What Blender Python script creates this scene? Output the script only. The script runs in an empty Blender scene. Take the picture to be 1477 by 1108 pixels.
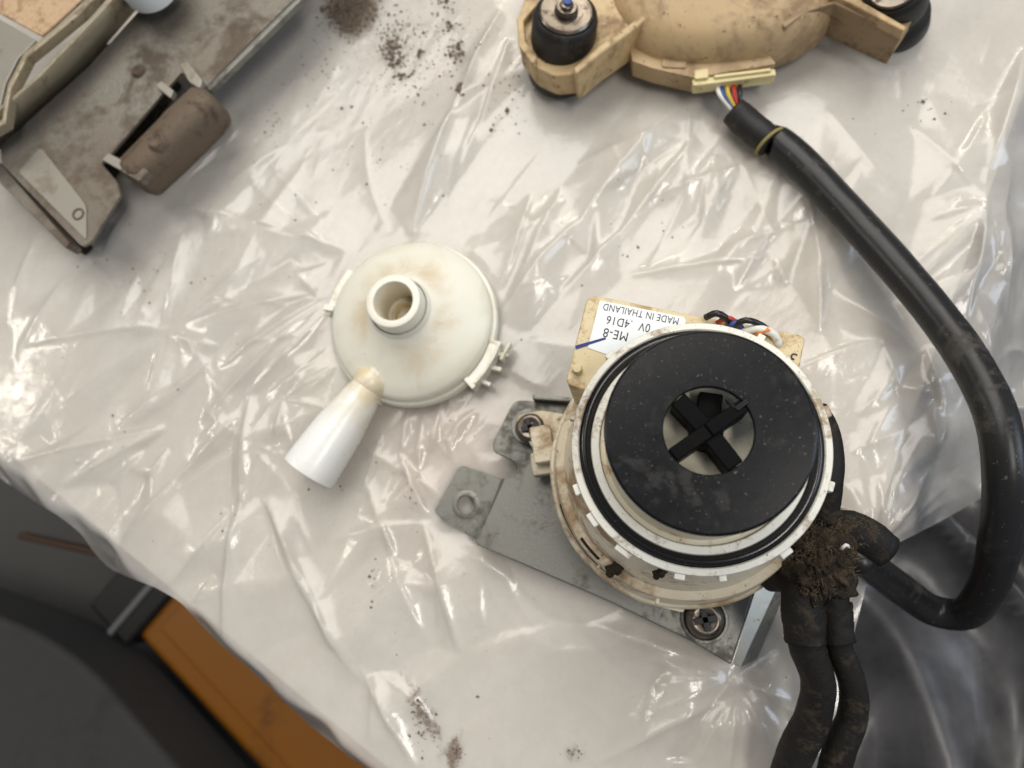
import bpy, bmesh, math, random
import numpy as np
from mathutils import Vector, Matrix, noise as mnoise

random.seed(7); rng = np.random.default_rng(7)
SC = bpy.context.scene
COL = SC.collection

# ------------------------------------------------------------------ camera
FOC = 1067.0; CAM_H = 0.35; NX, NY = 907.0, 796.0      # focal length in photo pixels, height over table, point straight below
_up = np.array([-(NX-738.5)/FOC, (NY-554)/FOC, 1.0]); _up /= np.linalg.norm(_up)
_ex = np.array([1.0, 0, 0]) - _up*_up[0]; _ex /= np.linalg.norm(_ex)
_ey = np.cross(_up, _ex)
RM = np.array([_ex, _ey, _up])
CAM = np.array([0.0, 0.0, CAM_H])
cd = bpy.data.cameras.new('camera'); cam = bpy.data.objects.new('camera', cd); COL.objects.link(cam)
cam.matrix_world = Matrix.Translation(CAM) @ Matrix(RM.tolist()).to_4x4()
cd.sensor_fit = 'HORIZONTAL'; cd.sensor_width = 36.0; cd.lens = 36.0*FOC/1477.0
cd.clip_start = 0.01; cd.clip_end = 50.0
cd.dof.use_dof = True; cd.dof.focus_distance = 0.245; cd.dof.aperture_fstop = 10.5
SC.camera = cam

# ------------------------------------------------------------------ world, lamps, exposure
W = bpy.data.worlds.new('World'); SC.world = W; W.use_nodes = True
bg = W.node_tree.nodes['Background']
bg.inputs[0].default_value = (0.86, 0.90, 1.0, 1); bg.inputs[1].default_value = 0.19

def area_lamp(name, loc, target, sx, sy, power, col, spin=0.0):
    d = bpy.data.lights.new(name, 'AREA'); d.shape = 'RECTANGLE'; d.size = sx; d.size_y = sy
    d.energy = power; d.color = col
    o = bpy.data.objects.new(name, d); COL.objects.link(o); o.location = loc
    q = (Vector(target)-Vector(loc)).to_track_quat('-Z', 'Y')
    o.rotation_mode = 'QUATERNION'; o.rotation_quaternion = q @ Matrix.Rotation(spin, 3, 'Z').to_quaternion()
    return o
area_lamp('ceiling_lamp', (0.62, -0.22, 1.60), (0.1, 0.1, 0), 0.70, 0.25, 10, (1.0, 0.957, 0.89), 0.6)
area_lamp('ceiling_tube_lamp', (0.10, 2.05, 1.60), (0.0, 0.1, 0), 1.2, 0.12, 12, (1.0, 0.92, 0.80), 0.3)
area_lamp('ceiling_tube_lamp', (-2.30, 0.55, 1.60), (0.0, 0.1, 0), 1.2, 0.12, 10, (1.0, 0.92, 0.80), 1.2)
area_lamp('ceiling_panel_lamp', (-0.15, 1.10, 1.9), (0.0, 0.1, 0), 1.9, 1.1, 32, (1.0, 0.957, 0.89), 0.25)
area_lamp('window_light', (1.9, 0.0, 1.0), (0.1, 0.0, 0), 0.8, 0.9, 12, (0.72, 0.84, 1.0), 0.0)

SC.view_settings.view_transform = 'Standard'; SC.view_settings.look = 'None'
SC.view_settings.exposure = 0.04; SC.view_settings.gamma = 1.0
SC.view_settings.use_curve_mapping = False
SC.render.engine = 'CYCLES'
SC.cycles.use_denoising = True
SC.cycles.transparent_max_bounces = 8; SC.cycles.max_bounces = 6; SC.cycles.diffuse_bounces = 3; SC.cycles.glossy_bounces = 3; SC.cycles.transmission_bounces = 3
SC.cycles.caustics_reflective = False; SC.cycles.caustics_refractive = False
SC.cycles.sample_clamp_indirect = 6.0

# ------------------------------------------------------------------ helpers
def P(px, py, z=0.0):
    """point on the horizontal plane at height z that the photo shows at (px, py)"""
    d = RM @ np.array([(px-738.5)/FOC, -(py-554)/FOC, -1.0])
    return Vector((CAM + (z-CAM[2])/d[2]*d).tolist())
def V(*a): return Vector(a)
def pix(pts):
    v = (np.asarray(pts)-CAM) @ RM
    return np.stack([738.5+FOC*v[:, 0]/-v[:, 2], 554-FOC*v[:, 1]/-v[:, 2]], 1)

def empty(name, loc, label=None, cat=None, group=None):
    o = bpy.data.objects.new(name, None); COL.objects.link(o); o.location = loc; o.empty_display_size = .01
    if label: tag(o, label, cat, group)
    return o
def tag(o, label, cat, group=None, kind=None):
    if label: o['label'] = label
    if cat: o['category'] = cat
    if group: o['group'] = group
    if kind: o['kind'] = kind
    return o
def world_loc(o):
    l = Vector((0, 0, 0))
    while o: l += o.location; o = o.parent
    return l
def obj(name, bm, m, parent=None, bevel=0, seg=2, smooth=True, angle=40, origin=None):
    """bm is in world coordinates"""
    base = world_loc(parent) if parent else (Vector(origin) if origin is not None else Vector((0, 0, 0)))
    bmesh.ops.translate(bm, verts=bm.verts, vec=-base)
    me = bpy.data.meshes.new(name); bm.normal_update(); bm.to_mesh(me); bm.free()
    if m: me.materials.append(m)
    o = bpy.data.objects.new(name, me); COL.objects.link(o)
    if parent: o.parent = parent
    elif origin is not None: o.location = origin
    if smooth:
        me.polygons.foreach_set('use_smooth', [True]*len(me.polygons))
        me.set_sharp_from_angle(angle=math.radians(angle))
    if bevel:
        b = o.modifiers.new('edge', 'BEVEL'); b.width = bevel; b.segments = seg; b.limit_method = 'ANGLE'; b.angle_limit = math.radians(35)
        b.harden_normals = False
        w = o.modifiers.new('normals', 'WEIGHTED_NORMAL'); w.keep_sharp = False
    return o
def BM(): return bmesh.new()

def prism(bm, pts, dz):
    """closed prism: pts a ring of 3-D points, extruded by dz (vector or number along -z)"""
    d = Vector((0, 0, -dz)) if not isinstance(dz, Vector) else dz
    top = [bm.verts.new(p) for p in pts]; bot = [bm.verts.new(Vector(p)+d) for p in pts]
    n = len(pts)
    f = [bm.faces.new(top), bm.faces.new(bot[::-1])]
    for i in range(n): f.append(bm.faces.new((top[i], bot[i], bot[(i+1) % n], top[(i+1) % n])))
    bmesh.ops.recalc_face_normals(bm, faces=f)
    return bm
def slab_px(pts, z, t, bm=None):
    bm = bm or BM()
    return prism(bm, [P(*p[:2], (p[2] if len(p) > 2 else z)) for p in pts], t)
def round_poly(pts, r, n=4):
    """round the corners of a 2-D ring; r a number or one per corner"""
    out = []; m = len(pts)
    for i in range(m):
        p = np.array(pts[i], float); a = np.array(pts[i-1], float)-p; b = np.array(pts[(i+1) % m], float)-p
        ri = r[i] if isinstance(r, (list, tuple)) else r
        la, lb = np.linalg.norm(a), np.linalg.norm(b); k = min(ri, la*.45, lb*.45)
        if k < 1e-6: out.append(tuple(p)); continue
        A = p+a/la*k; B = p+b/lb*k
        for j in range(n+1):
            t = j/n; out.append(tuple((1-t)**2*A+2*t*(1-t)*p+t*t*B))
    return out
def box(bm, c, size, rz=0.0, rot=None):
    R = rot or Matrix.Rotation(rz, 3, 'Z'); c = Vector(c); s = Vector(size)*.5
    vs = [bm.verts.new(c+R @ Vector((x*s.x, y*s.y, z*s.z))) for z in (-1, 1) for y in (-1, 1) for x in (-1, 1)]
    fs = [bm.faces.new([vs[i] for i in q]) for q in ((0, 2, 3, 1), (4, 5, 7, 6), (0, 1, 5, 4), (2, 6, 7, 3), (0, 4, 6, 2), (1, 3, 7, 5))]
    bmesh.ops.recalc_face_normals(bm, faces=fs)
    return bm
def frame(axis):
    z = Vector(axis).normalized(); x = Vector((0, 0, 1)).cross(z) if abs(z.z) < .95 else Vector((1, 0, 0))
    x = (x - z*x.dot(z)).normalized(); return x, z.cross(x), z
def lathe(bm, prof, c, axis=(0, 0, 1), n=96, wob=None, close=False):
    """prof: list of (r, h); swept round axis through c"""
    X, Y, Z = frame(axis); c = Vector(c); rings = []
    if abs(Z.z) > .999: X, Y = Vector((1, 0, 0)), Vector((0, 1, 0))*(1 if Z.z > 0 else -1)
    for r, h in prof:
        if r <= 1e-7: rings.append([bm.verts.new(c+Z*h)]); continue
        ring = []
        for i in range(n):
            a = 2*math.pi*i/n; rr = r*(1+(wob(a, h) if wob else 0))
            ring.append(bm.verts.new(c+X*(rr*math.cos(a))+Y*(rr*math.sin(a))+Z*h))
        rings.append(ring)
    fs = []
    pairs = list(zip(rings[:-1], rings[1:]))
    if close: pairs.append((rings[-1], rings[0]))
    for a, b in pairs:
        for i in range(n):
            j = (i+1) % n
            if len(a) == 1 and len(b) == 1: continue
            if len(a) == 1: fs.append(bm.faces.new((a[0], b[i], b[j])))
            elif len(b) == 1: fs.append(bm.faces.new((a[i], b[0], a[j])))
            else: fs.append(bm.faces.new((a[i], b[i], b[j], a[j])))
    bmesh.ops.recalc_face_normals(bm, faces=fs)
    return bm
def torus(bm, c, R, r, n=96, m=14, axis=(0, 0, 1)):
    prof = [(R+r*math.cos(2*math.pi*k/m), r*math.sin(2*math.pi*k/m)) for k in range(m)]
    return lathe(bm, prof, c, axis, n, close=True)
def spline(pts, step):
    """Catmull-Rom through rows of numbers"""
    pts = [np.array(p, float) for p in pts]; p = [2*pts[0]-pts[1]]+pts+[2*pts[-1]-pts[-2]]; out = []
    for i in range(1, len(p)-2):
        L = np.linalg.norm((p[i+1]-p[i])[:3]); k = max(2, int(L/step))
        for j in range(k):
            t = j/k
            out.append(.5*((2*p[i])+(-p[i-1]+p[i+1])*t+(2*p[i-1]-5*p[i]+4*p[i+1]-p[i+2])*t*t+(-p[i-1]+3*p[i]-3*p[i+1]+p[i+2])*t**3))
    out.append(p[-2]); return out
def tube(bm, rows, n=20, step=.003, lump=0.0, freq=120, flat=1.0, open_ends=False):
    """rows: (x, y, z, radius)"""
    rows = spline(rows, step); prev = None; rings = []; X = None
    for i, q in enumerate(rows):
        a = rows[max(0, i-1)]; b = rows[min(len(rows)-1, i+1)]; T = Vector((b-a)[:3]).normalized()
        if X is None: X = frame(T)[0]
        X = (X - T*X.dot(T)).normalized(); Y = T.cross(X); ring = []
        for k in range(n):
            an = 2*math.pi*k/n; d = X*math.cos(an)+Y*(math.sin(an)*flat)
            c = Vector(q[:3]); r = q[3]
            if lump: r *= 1+lump*mnoise.noise((c+d*r)*freq)+.5*lump*mnoise.noise((c+d*r)*freq*2.7)
            ring.append(bm.verts.new(c+d*r))
        rings.append(ring)
    fs = []
    for a, b in zip(rings[:-1], rings[1:]):
        for k in range(n): fs.append(bm.faces.new((a[k], a[(k+1) % n], b[(k+1) % n], b[k])))
    if not open_ends:
        fs.append(bm.faces.new(rings[0][::-1])); fs.append(bm.faces.new(rings[-1]))
    bmesh.ops.recalc_face_normals(bm, faces=fs)
    return bm
def R4(px, py, z, r): p = P(px, py, z); return (p.x, p.y, p.z, r)

# ------------------------------------------------------------------ materials
def lin(r, g, b):
    f = lambda c: (c/255/12.92 if c/255 <= .04045 else ((c/255+.055)/1.055)**2.4)
    return (f(r), f(g), f(b), 1)
class NT:
    def __init__(s, name):
        s.m = bpy.data.materials.new(name); s.m.use_nodes = True; s.t = s.m.node_tree; s.t.nodes.clear()
        s.out = s.n('ShaderNodeOutputMaterial')
    def n(s, typ, **kw):
        nd = s.t.nodes.new(typ)
        for k, v in kw.items():
            if hasattr(nd, k): setattr(nd, k, v)
        return nd
    def l(s, a, b): s.t.links.new(a, b)
    def noise(s, vec, scale, detail=4, rough=.55, dist=0.0):
        nd = s.n('ShaderNodeTexNoise'); nd.inputs['Scale'].default_value = scale; nd.inputs['Detail'].default_value = detail
        nd.inputs['Roughness'].default_value = rough; nd.inputs['Distortion'].default_value = dist; s.l(vec, nd.inputs['Vector']); return nd.outputs['Fac']
    def ramp(s, fac, a, b, va=0.0, vb=1.0):
        nd = s.n('ShaderNodeMapRange'); nd.interpolation_type = 'SMOOTHSTEP'
        for k, v in zip(('From Min', 'From Max', 'To Min', 'To Max'), (a, b, va, vb)): nd.inputs[k].default_value = v
        s.l(fac, nd.inputs['Value']); return nd.outputs['Result']
    def mix(s, fac, a, b):
        nd = s.n('ShaderNodeMix'); nd.data_type = 'RGBA'
        for i, v in ((0, fac), (6, a), (7, b)):
            if isinstance(v, (tuple, float, int)): nd.inputs[i].default_value = v
            else: s.l(v, nd.inputs[i])
        return nd.outputs[2]
    def math(s, op, a, b=0.0):
        nd = s.n('ShaderNodeMath'); nd.operation = op
        for i, v in ((0, a), (1, b)):
            if isinstance(v, (float, int)): nd.inputs[i].default_value = v
            else: s.l(v, nd.inputs[i])
        return nd.outputs[0]
    def obj(s): return s.n('ShaderNodeTexCoord').outputs['Object']
    def bump(s, h, strength, dist):
        nd = s.n('ShaderNodeBump'); nd.inputs['Strength'].default_value = strength; nd.inputs['Distance'].default_value = dist; s.l(h, nd.inputs['Height']); return nd.outputs['Normal']
    def bsdf(s, **kw):
        b = s.n('ShaderNodeBsdfPrincipled')
        for k, v in kw.items():
            k = {'color': 'Base Color', 'rough': 'Roughness', 'metal': 'Metallic', 'normal': 'Normal', 'coat': 'Coat Weight', 'sss': 'Subsurface Weight', 'spec': 'Specular IOR Level'}[k]
            if isinstance(v, (tuple, float, int)): b.inputs[k].default_value = v
            else: s.l(v, b.inputs[k])
        return b
    def done(s, sh): s.l(sh.outputs[0] if hasattr(sh, 'outputs') else sh, s.out.inputs['Surface']); return s.m

def soiled(name, base, dirt, amount=.5, scale=60, rough=.5, rough_dirt=.8, metal=0.0, spots=None, spot_col=None, bump=.15, bump_scale=400, bump_dist=.0004, tone=None, sss=0.0):
    """a base colour, broad stains, fine grain and an optional layer of specks"""
    t = NT(name); v = t.obj()
    n1 = t.noise(v, scale, 6, .65, .6); n2 = t.noise(v, scale*7, 4, .6)
    st = t.ramp(t.math('ADD', n1, t.math('MULTIPLY', t.math('SUBTRACT', n2, .5), .35)), .72-amount*.5, .80-amount*.2)
    col = t.mix(t.math('MULTIPLY', st, .9), base, dirt)
    if tone: col = t.mix(t.ramp(t.noise(v, scale*.35, 3), .4, .65), col, t.mix(.5, col, tone))
    r = t.math('ADD', t.ramp(st, 0, 1, rough, rough_dirt), t.math('MULTIPLY', t.math('SUBTRACT', n2, .5), .15))
    if spots:
        sp = t.ramp(t.noise(v, spots, 3, .6), .66, .70); col = t.mix(t.math('MULTIPLY', sp, .85), col, spot_col)
    nb = t.noise(v, bump_scale, 4, .6)
    mt = t.math('MULTIPLY', t.ramp(st, 0, 1, 1, .35), metal) if metal else 0.0
    b = t.bsdf(color=col, rough=r, metal=mt, normal=t.bump(nb, bump, bump_dist))
    if sss:
        b.inputs['Subsurface Weight'].default_value = sss; b.inputs['Subsurface Radius'].default_value = (.004, .003, .002); b.inputs['Subsurface Scale'].default_value = 1.0
    return t.done(b)

M = {}
M['white_plastic'] = soiled('white_plastic', lin(226, 226, 216), lin(196, 178, 138), .30, 34, .33, .5, bump=.05)
M['spout_plastic'] = soiled('spout_plastic', lin(232, 236, 236), lin(214, 204, 176), .22, 30, .25, .4, bump=.03)
M['flange_plastic'] = soiled('flange_plastic', lin(218, 217, 208), lin(146, 122, 92), .40, 70, .38, .75, spots=900, spot_col=lin(80, 64, 48), bump=.05)
M['cream_plastic'] = soiled('cream_plastic', lin(216, 206, 182), lin(140, 108, 72), .60, 42, .42, .75, spots=420, spot_col=lin(70, 50, 32), bump=.12, tone=lin(176, 150, 106))
M['ring_plastic'] = soiled('ring_plastic', lin(205, 198, 176), lin(160, 128, 88), .36, 90, .4, .7, bump=.06)
M['stator_plastic'] = soiled('stator_plastic', lin(204, 188, 150), lin(160, 132, 88), .5, 110, .45, .7, spots=700, spot_col=lin(96, 70, 38), bump=.1)
M['black_plastic'] = soiled('black_plastic', lin(13, 14, 17), lin(42, 41, 39), .40, 45, .30, .6, spots=1100, spot_col=lin(96, 92, 84), bump=.2, bump_scale=1500, bump_dist=.0001)
M['impeller_plastic'] = soiled('impeller_plastic', lin(11, 11, 12), lin(26, 23, 20), .3, 120, .5, .7, bump=.1)
M['o_ring_rubber'] = soiled('o_ring_rubber', lin(17, 17, 18), lin(34, 32, 30), .25, 200, .22, .5, bump=.05)
M['rubber'] = soiled('rubber', lin(34, 33, 33), lin(74, 66, 56), .35, 60, .5, .85, bump=.1)
M['hose_rubber'] = soiled('hose_rubber', lin(33, 33, 34), lin(72, 69, 64), .36, 34, .33, .75, spots=500, spot_col=lin(86, 82, 76), bump=.12)
M['grimy_sleeve'] = soiled('grimy_sleeve', lin(30, 28, 26), lin(66, 57, 46), .44, 90, .6, .95, bump=.5, bump_scale=350, bump_dist=.001)
M['grime_and_shade'] = soiled('grime_and_shade', lin(44, 38, 31), lin(80, 70, 56), .5, 240, .8, .95, bump=.8, bump_scale=500, bump_dist=.002)  # grime of knot and housing, also the painted shadow under the steel bracket
M['lint'] = soiled('lint', lin(84, 72, 55), lin(118, 104, 80), .5, 200, .9, .9, bump=0)
M['zinc_steel'] = soiled('zinc_steel', lin(124, 124, 118), lin(84, 80, 71), .50, 50, .40, .65, metal=.75, spots=1100, spot_col=lin(150, 150, 144), bump=.35, bump_scale=1300, bump_dist=.0003)
M['lit_zinc_steel'] = soiled('lit_zinc_steel', lin(224, 220, 206), lin(170, 152, 124), .22, 120, .34, .6, metal=.8, spots=600, spot_col=lin(110, 90, 64), bump=.1)  # bracket steel again, lamp gleam painted in as a paler base
M['screw_steel'] = soiled('screw_steel', lin(118, 110, 100), lin(64, 53, 42), .5, 200, .3, .6, metal=.95, bump=.08)
M['rusty_steel'] = soiled('rusty_steel', lin(134, 130, 121), lin(86, 74, 61), .68, 30, .45, .9, metal=.6, spots=620, spot_col=lin(66, 54, 43), bump=.5, bump_scale=600, bump_dist=.0006, tone=lin(108, 96, 82))
M['dusty_steel'] = soiled('dusty_steel', lin(160, 150, 128), lin(120, 102, 76), .5, 60, .5, .9, metal=.5, spots=500, spot_col=lin(84, 68, 50), bump=.35)
M['rust'] = soiled('rust', lin(98, 84, 69), lin(72, 56, 42), .55, 60, .65, .95, metal=.1, spots=420, spot_col=lin(70, 48, 34), bump=.6, bump_scale=500, bump_dist=.0007)
M['worn_steel_plate'] = soiled('worn_steel_plate', lin(150, 146, 136), lin(124, 114, 100), .4, 40, .5, .8, metal=.55, bump=.2)
M['beige_coating'] = soiled('beige_coating', lin(186, 158, 126), lin(140, 108, 78), .5, 90, .8, .95, spots=600, spot_col=lin(110, 84, 60), bump=.6, bump_scale=700, bump_dist=.0006)
M['tan_plastic'] = soiled('tan_plastic', lin(194, 168, 124), lin(122, 99, 74), .62, 30, .45, .8, spots=260, spot_col=lin(104, 76, 50), bump=.15, tone=lin(168, 140, 104))
M['shell'] = soiled('shell', lin(188, 162, 122), lin(122, 99, 74), .62, 26, .5, .85, spots=300, spot_col=lin(110, 84, 60), bump=.15, tone=lin(176, 152, 120))
M['dirty_tan'] = soiled('dirty_tan', lin(152, 128, 98), lin(104, 86, 66), .55, 45, .6, .9, bump=.2)
M['connector_plastic'] = soiled('connector_plastic', lin(214, 200, 150), lin(166, 144, 94), .40, 120, .4, .7, bump=.05)
M['label_paper'] = soiled('label_paper', lin(222, 228, 230), lin(206, 200, 184), .25, 120, .45, .6, bump=.02)
M['print_ink'] = soiled('print_ink', lin(34, 34, 40), lin(50, 50, 54), .3, 300, .6, .7, bump=0)
M['blue_ink'] = soiled('blue_ink', lin(28, 38, 120), lin(40, 44, 90), .3, 300, .6, .7, bump=0)
def plain(name, c, rough=.5, metal=0.0):
    return soiled(name, c, tuple(x*.6 for x in c[:3])+(1,), .3, 150, rough, min(1, rough+.2), metal=metal, bump=.05)
M['red_wire'] = plain('red_wire', lin(170, 44, 34)); M['black_wire'] = plain('black_wire', lin(24, 24, 28), .35)
M['blue_wire'] = plain('blue_wire', lin(40, 70, 130)); M['white_wire'] = plain('white_wire', lin(215, 214, 206)); M['orange_wire'] = plain('orange_wire', lin(214, 122, 50)); M['yellow_wire'] = plain('yellow_wire', lin(196, 170, 60))
M['twine'] = plain('twine', lin(138, 126, 78), .8)
M['soil'] = soiled('soil', lin(108, 95, 80), lin(78, 66, 54), .5, 300, .95, .95, bump=.4)
M['orange_plastic'] = soiled('orange_plastic', lin(142, 88, 14), lin(112, 66, 9), .45, 9, .45, .6, bump=.05, bump_scale=100)
M['shaded_orange_trim'] = soiled('shaded_orange_trim', lin(60, 34, 8), lin(46, 26, 6), .4, 12, .5, .6)  # orange strip, the dimness of its recess painted into the colour
M['latch_plastic'] = soiled('latch_plastic', lin(20, 20, 21), lin(30, 29, 28), .3, 30, .5, .6, bump=.05)
M['grey_metal'] = plain('grey_metal', lin(110, 110, 112), .4)
M['floor'] = soiled('floor', lin(70, 70, 69), lin(56, 55, 53), .4, 3, .55, .7, bump=.1, bump_scale=60)
M['seat_vinyl'] = soiled('seat_vinyl', lin(58, 58, 57), lin(54, 53, 52), .35, 8, .8, .85, bump=.3, bump_scale=500, bump_dist=.0006)
M['navy_cloth'] = soiled('navy_cloth', lin(26, 34, 66), lin(36, 42, 70), .4, 20, .9, .95, bump=.5, bump_scale=300)

def cover_mat():
    t = NT('cover_plastic'); v = t.obj(); ln = t.n('ShaderNodeVectorMath'); ln.operation = 'LENGTH'
    fl_ = t.n('ShaderNodeVectorMath'); fl_.operation = 'MULTIPLY'; fl_.inputs[1].default_value = (1, 1, 0); t.l(v, fl_.inputs[0]); t.l(fl_.outputs[0], ln.inputs[0])
    n1 = t.noise(v, 45, 5, .6, .5); n2 = t.noise(v, 260, 4, .6)
    ring = t.math('MULTIPLY', t.ramp(ln.outputs['Value'], .0145, .019), t.ramp(ln.outputs['Value'], .020, .034, 1, 0))
    inner = t.ramp(ln.outputs['Value'], .0085, .0098, 1, 0)
    st_ = t.math('MULTIPLY', ring, t.ramp(n1, .32, .68)); st_ = t.math('MAXIMUM', st_, t.math('MULTIPLY', inner, .75))
    c = t.mix(t.ramp(n1, .5, .75, 0, .5), lin(226, 224, 210), lin(206, 198, 176)); c = t.mix(t.math('MULTIPLY', st_, .50), c, lin(186, 156, 104))
    c = t.mix(t.ramp(t.noise(v, 500, 2), .74, .77, 0, .8), c, lin(84, 66, 46))
    return t.done(t.bsdf(color=c, rough=t.ramp(n2, .3, .7, .32, .45), normal=t.bump(n2, .04, .0004)))
M['cover_plastic'] = cover_mat()
def spout_mat():
    t = NT('spout_white'); v = t.obj(); ln = t.n('ShaderNodeVectorMath'); ln.operation = 'LENGTH'; t.l(v, ln.inputs[0])
    n1 = t.noise(v, 70, 5, .6, .5); n2 = t.noise(v, 300, 4, .6)
    st_ = t.math('MULTIPLY', t.ramp(ln.outputs['Value'], .044, .072, 1, 0), t.ramp(n1, .25, .6))
    c = t.mix(t.math('MULTIPLY', st_, .8), lin(234, 236, 234), lin(208, 188, 140)); c = t.mix(t.ramp(n1, .62, .75, 0, .25), c, lin(196, 186, 160))
    return t.done(t.bsdf(color=c, rough=t.ramp(n2, .3, .7, .22, .36), normal=t.bump(n1, .05, .0006)))
M['spout_white'] = spout_mat()
for k_, v_ in (('black_plastic', .22), ('impeller_plastic', .05), ('hose_rubber', .32), ('grimy_sleeve', .2), ('rubber', .3), ('grime_and_shade', .15)):
    M[k_].node_tree.nodes['Principled BSDF'].inputs['Specular IOR Level'].default_value = v_
def table_mat():
    t = NT('table_laminate'); v = t.obj()
    c = t.mix(t.ramp(t.noise(v, 9, 3), .45, .7), lin(220, 213, 202), lin(209, 201, 189))
    c = t.mix(t.math('MULTIPLY', t.ramp(t.noise(v, 6.5, 2), .60, .70), .45), c, lin(216, 186, 170))
    return t.done(t.bsdf(color=c, rough=.4))
M['table'] = table_mat()

def film_mat():
    t = NT('clear_film'); v = t.obj()
    st = t.n('ShaderNodeAttribute'); st.attribute_name = 'stain'
    bl = t.n('ShaderNodeAttribute'); bl.attribute_name = 'cloud'
    sf = t.ramp(t.math('ADD', t.math('MULTIPLY', st.outputs['Fac'], 1.0), t.math('MULTIPLY', t.math('SUBTRACT', t.noise(v, 260, 6, .7), .5), 1.5)), .35, .75)
    # fine stretch marks of the sheet
    mp = t.n('ShaderNodeMapping'); mp.inputs['Rotation'].default_value = (0, 0, math.radians(-57)); t.l(v, mp.inputs['Vector'])
    mp2 = t.n('ShaderNodeMapping'); mp2.inputs['Scale'].default_value = (60, 520, 60); t.l(mp.outputs[0], mp2.inputs['Vector'])
    fine = t.noise(mp2.outputs[0], 1, 3, .6); crump = t.noise(v, 170, 3, .6, 1.2)
    nrm = t.bump(t.math('ADD', t.math('MULTIPLY', fine, .6), crump), .16, .0007)
    col = t.mix(t.math('MULTIPLY', sf, .8), lin(240, 236, 229), lin(112, 90, 66))
    dif = t.n('ShaderNodeBsdfDiffuse'); t.l(col, dif.inputs[0]); t.l(nrm, dif.inputs['Normal'])
    trl = t.n('ShaderNodeBsdfTranslucent'); t.l(col, trl.inputs[0]); t.l(nrm, trl.inputs['Normal'])
    body = t.n('ShaderNodeMixShader'); body.inputs[0].default_value = .35; t.l(dif.outputs[0], body.inputs[1]); t.l(trl.outputs[0], body.inputs[2])
    tr = t.n('ShaderNodeBsdfTransparent'); tr.inputs[0].default_value = (.97, .97, .96, 1)
    fac = t.math('ADD', t.math('MULTIPLY', sf, .5), t.ramp(t.noise(v, 40, 4), .35, .7, .52, .68))
    m1 = t.n('ShaderNodeMixShader'); t.l(fac, m1.inputs[0]); t.l(tr.outputs[0], m1.inputs[1]); t.l(body.outputs[0], m1.inputs[2])
    gl = t.n('ShaderNodeBsdfGlossy'); gl.inputs['Roughness'].default_value = .10; t.l(nrm, gl.inputs['Normal'])
    gl2 = t.n('ShaderNodeBsdfGlossy'); gl2.inputs['Roughness'].default_value = .30; t.l(nrm, gl2.inputs['Normal'])
    gm = t.n('ShaderNodeMixShader'); gm.inputs[0].default_value = .5; t.l(gl.outputs[0], gm.inputs[1]); t.l(gl2.outputs[0], gm.inputs[2])
    fr = t.n('ShaderNodeFresnel'); fr.inputs[0].default_value = 1.52; t.l(nrm, fr.inputs['Normal'])
    ff = t.math('MINIMUM', t.math('MULTIPLY', fr.outputs[0], 1.45), .6)
    m2 = t.n('ShaderNodeMixShader'); t.l(ff, m2.inputs[0]); t.l(m1.outputs[0], m2.inputs[1]); t.l(gm.outputs[0], m2.inputs[2])
    return t.done(m2)
M['film'] = film_mat()
def tarp_mat():
    t = NT('grey_tarp'); v = t.obj()
    c = t.mix(t.ramp(t.noise(v, 18, 5), .35, .7), lin(60, 60, 62), lin(96, 95, 96))
    return t.done(t.bsdf(color=c, rough=.36, normal=t.bump(t.noise(v, 60, 4), .2, .002)))
M['tarp'] = tarp_mat()

# ------------------------------------------------------------------ floor, table, what lies below the edge
bm = BM(); box(bm, (0, 0, -.785), (6, 6, .01)); fl = obj('floor', bm, M['floor'], smooth=False); fl['kind'] = 'structure'

EL0, EL1 = P(0, 648), P(545, 1100); ER0, ER1 = P(1490, 100), P(1165, 1050)
def inter(a, b, c, d):
    r = b-a; s = d-c; k = ((c-a).x*s.y-(c-a).y*s.x)/(r.x*s.y-r.y*s.x); return a+r*k
corner = inter(EL0, EL1, ER0, ER1)
uL = (EL0-corner).normalized(); uR = (ER0-corner).normalized()
tp = [corner, corner+uR*.95, corner+uR*.95+uL*.85, corner+uL*.85]
tp2 = round_poly([(p.x, p.y) for p in tp], [.03, .02, .02, .02], 6)
tbl = empty('work_table', (corner.x, corner.y, -.775), 'cream topped table under the clear plastic sheet', 'table')
obj('table_top', prism(BM(), [V(x, y, 0) for x, y in tp2], .024), M['table'], tbl, bevel=.002)

def dist_line(x, y, a, u):       # signed distance, positive outside (away from the table's middle)
    n = (-u.y, u.x); mid = tp[2]
    s = 1 if (mid.x-a.x)*n[0]+(mid.y-a.y)*n[1] < 0 else -1
    return s*((x-a.x)*n[0]+(y-a.y)*n[1])

# orange case under the lower left edge
ZC = -.60
dirE = (P(370, 1108, ZC)-P(190, 910, ZC)).normalized(); nrmE = V(-dirE.y, dirE.x, 0)
if nrmE.y < 0: nrmE = -nrmE
a0 = P(190, 910, ZC)
case = empty('tool_case', (a0.x, a0.y, -.78), 'orange brown case with a black latch, below the lower left table edge', 'case')
def crect(u0, u1, v0, v1, z, t, b=None): return prism(b or BM(), [a0*1+dirE*u+nrmE*w+V(0, 0, z-ZC) for u, w in ((u0, v0), (u1, v0), (u1, v1), (u0, v1))], t)
obj('body', crect(.0, .75, 0, .40, ZC, .22), M['orange_plastic'], case, bevel=.012, seg=3)
obj('lid_rim', crect(.03, .74, .03, .36, ZC+.006, .02), M['orange_plastic'], case, bevel=.004)
lt = obj('latch', crect(-.068, .014, -.014, .24, ZC+.012, .12), M['latch_plastic'], case, bevel=.006)
obj('latch_bar', crect(-.020, -.012, -.017, .23, ZC+.015, .06), M['grey_metal'], lt, bevel=.001)
obj('corner_guard', crect(-.40, -.075, .10, .34, ZC-.02, .20), M['latch_plastic'], case, bevel=.01)
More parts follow.
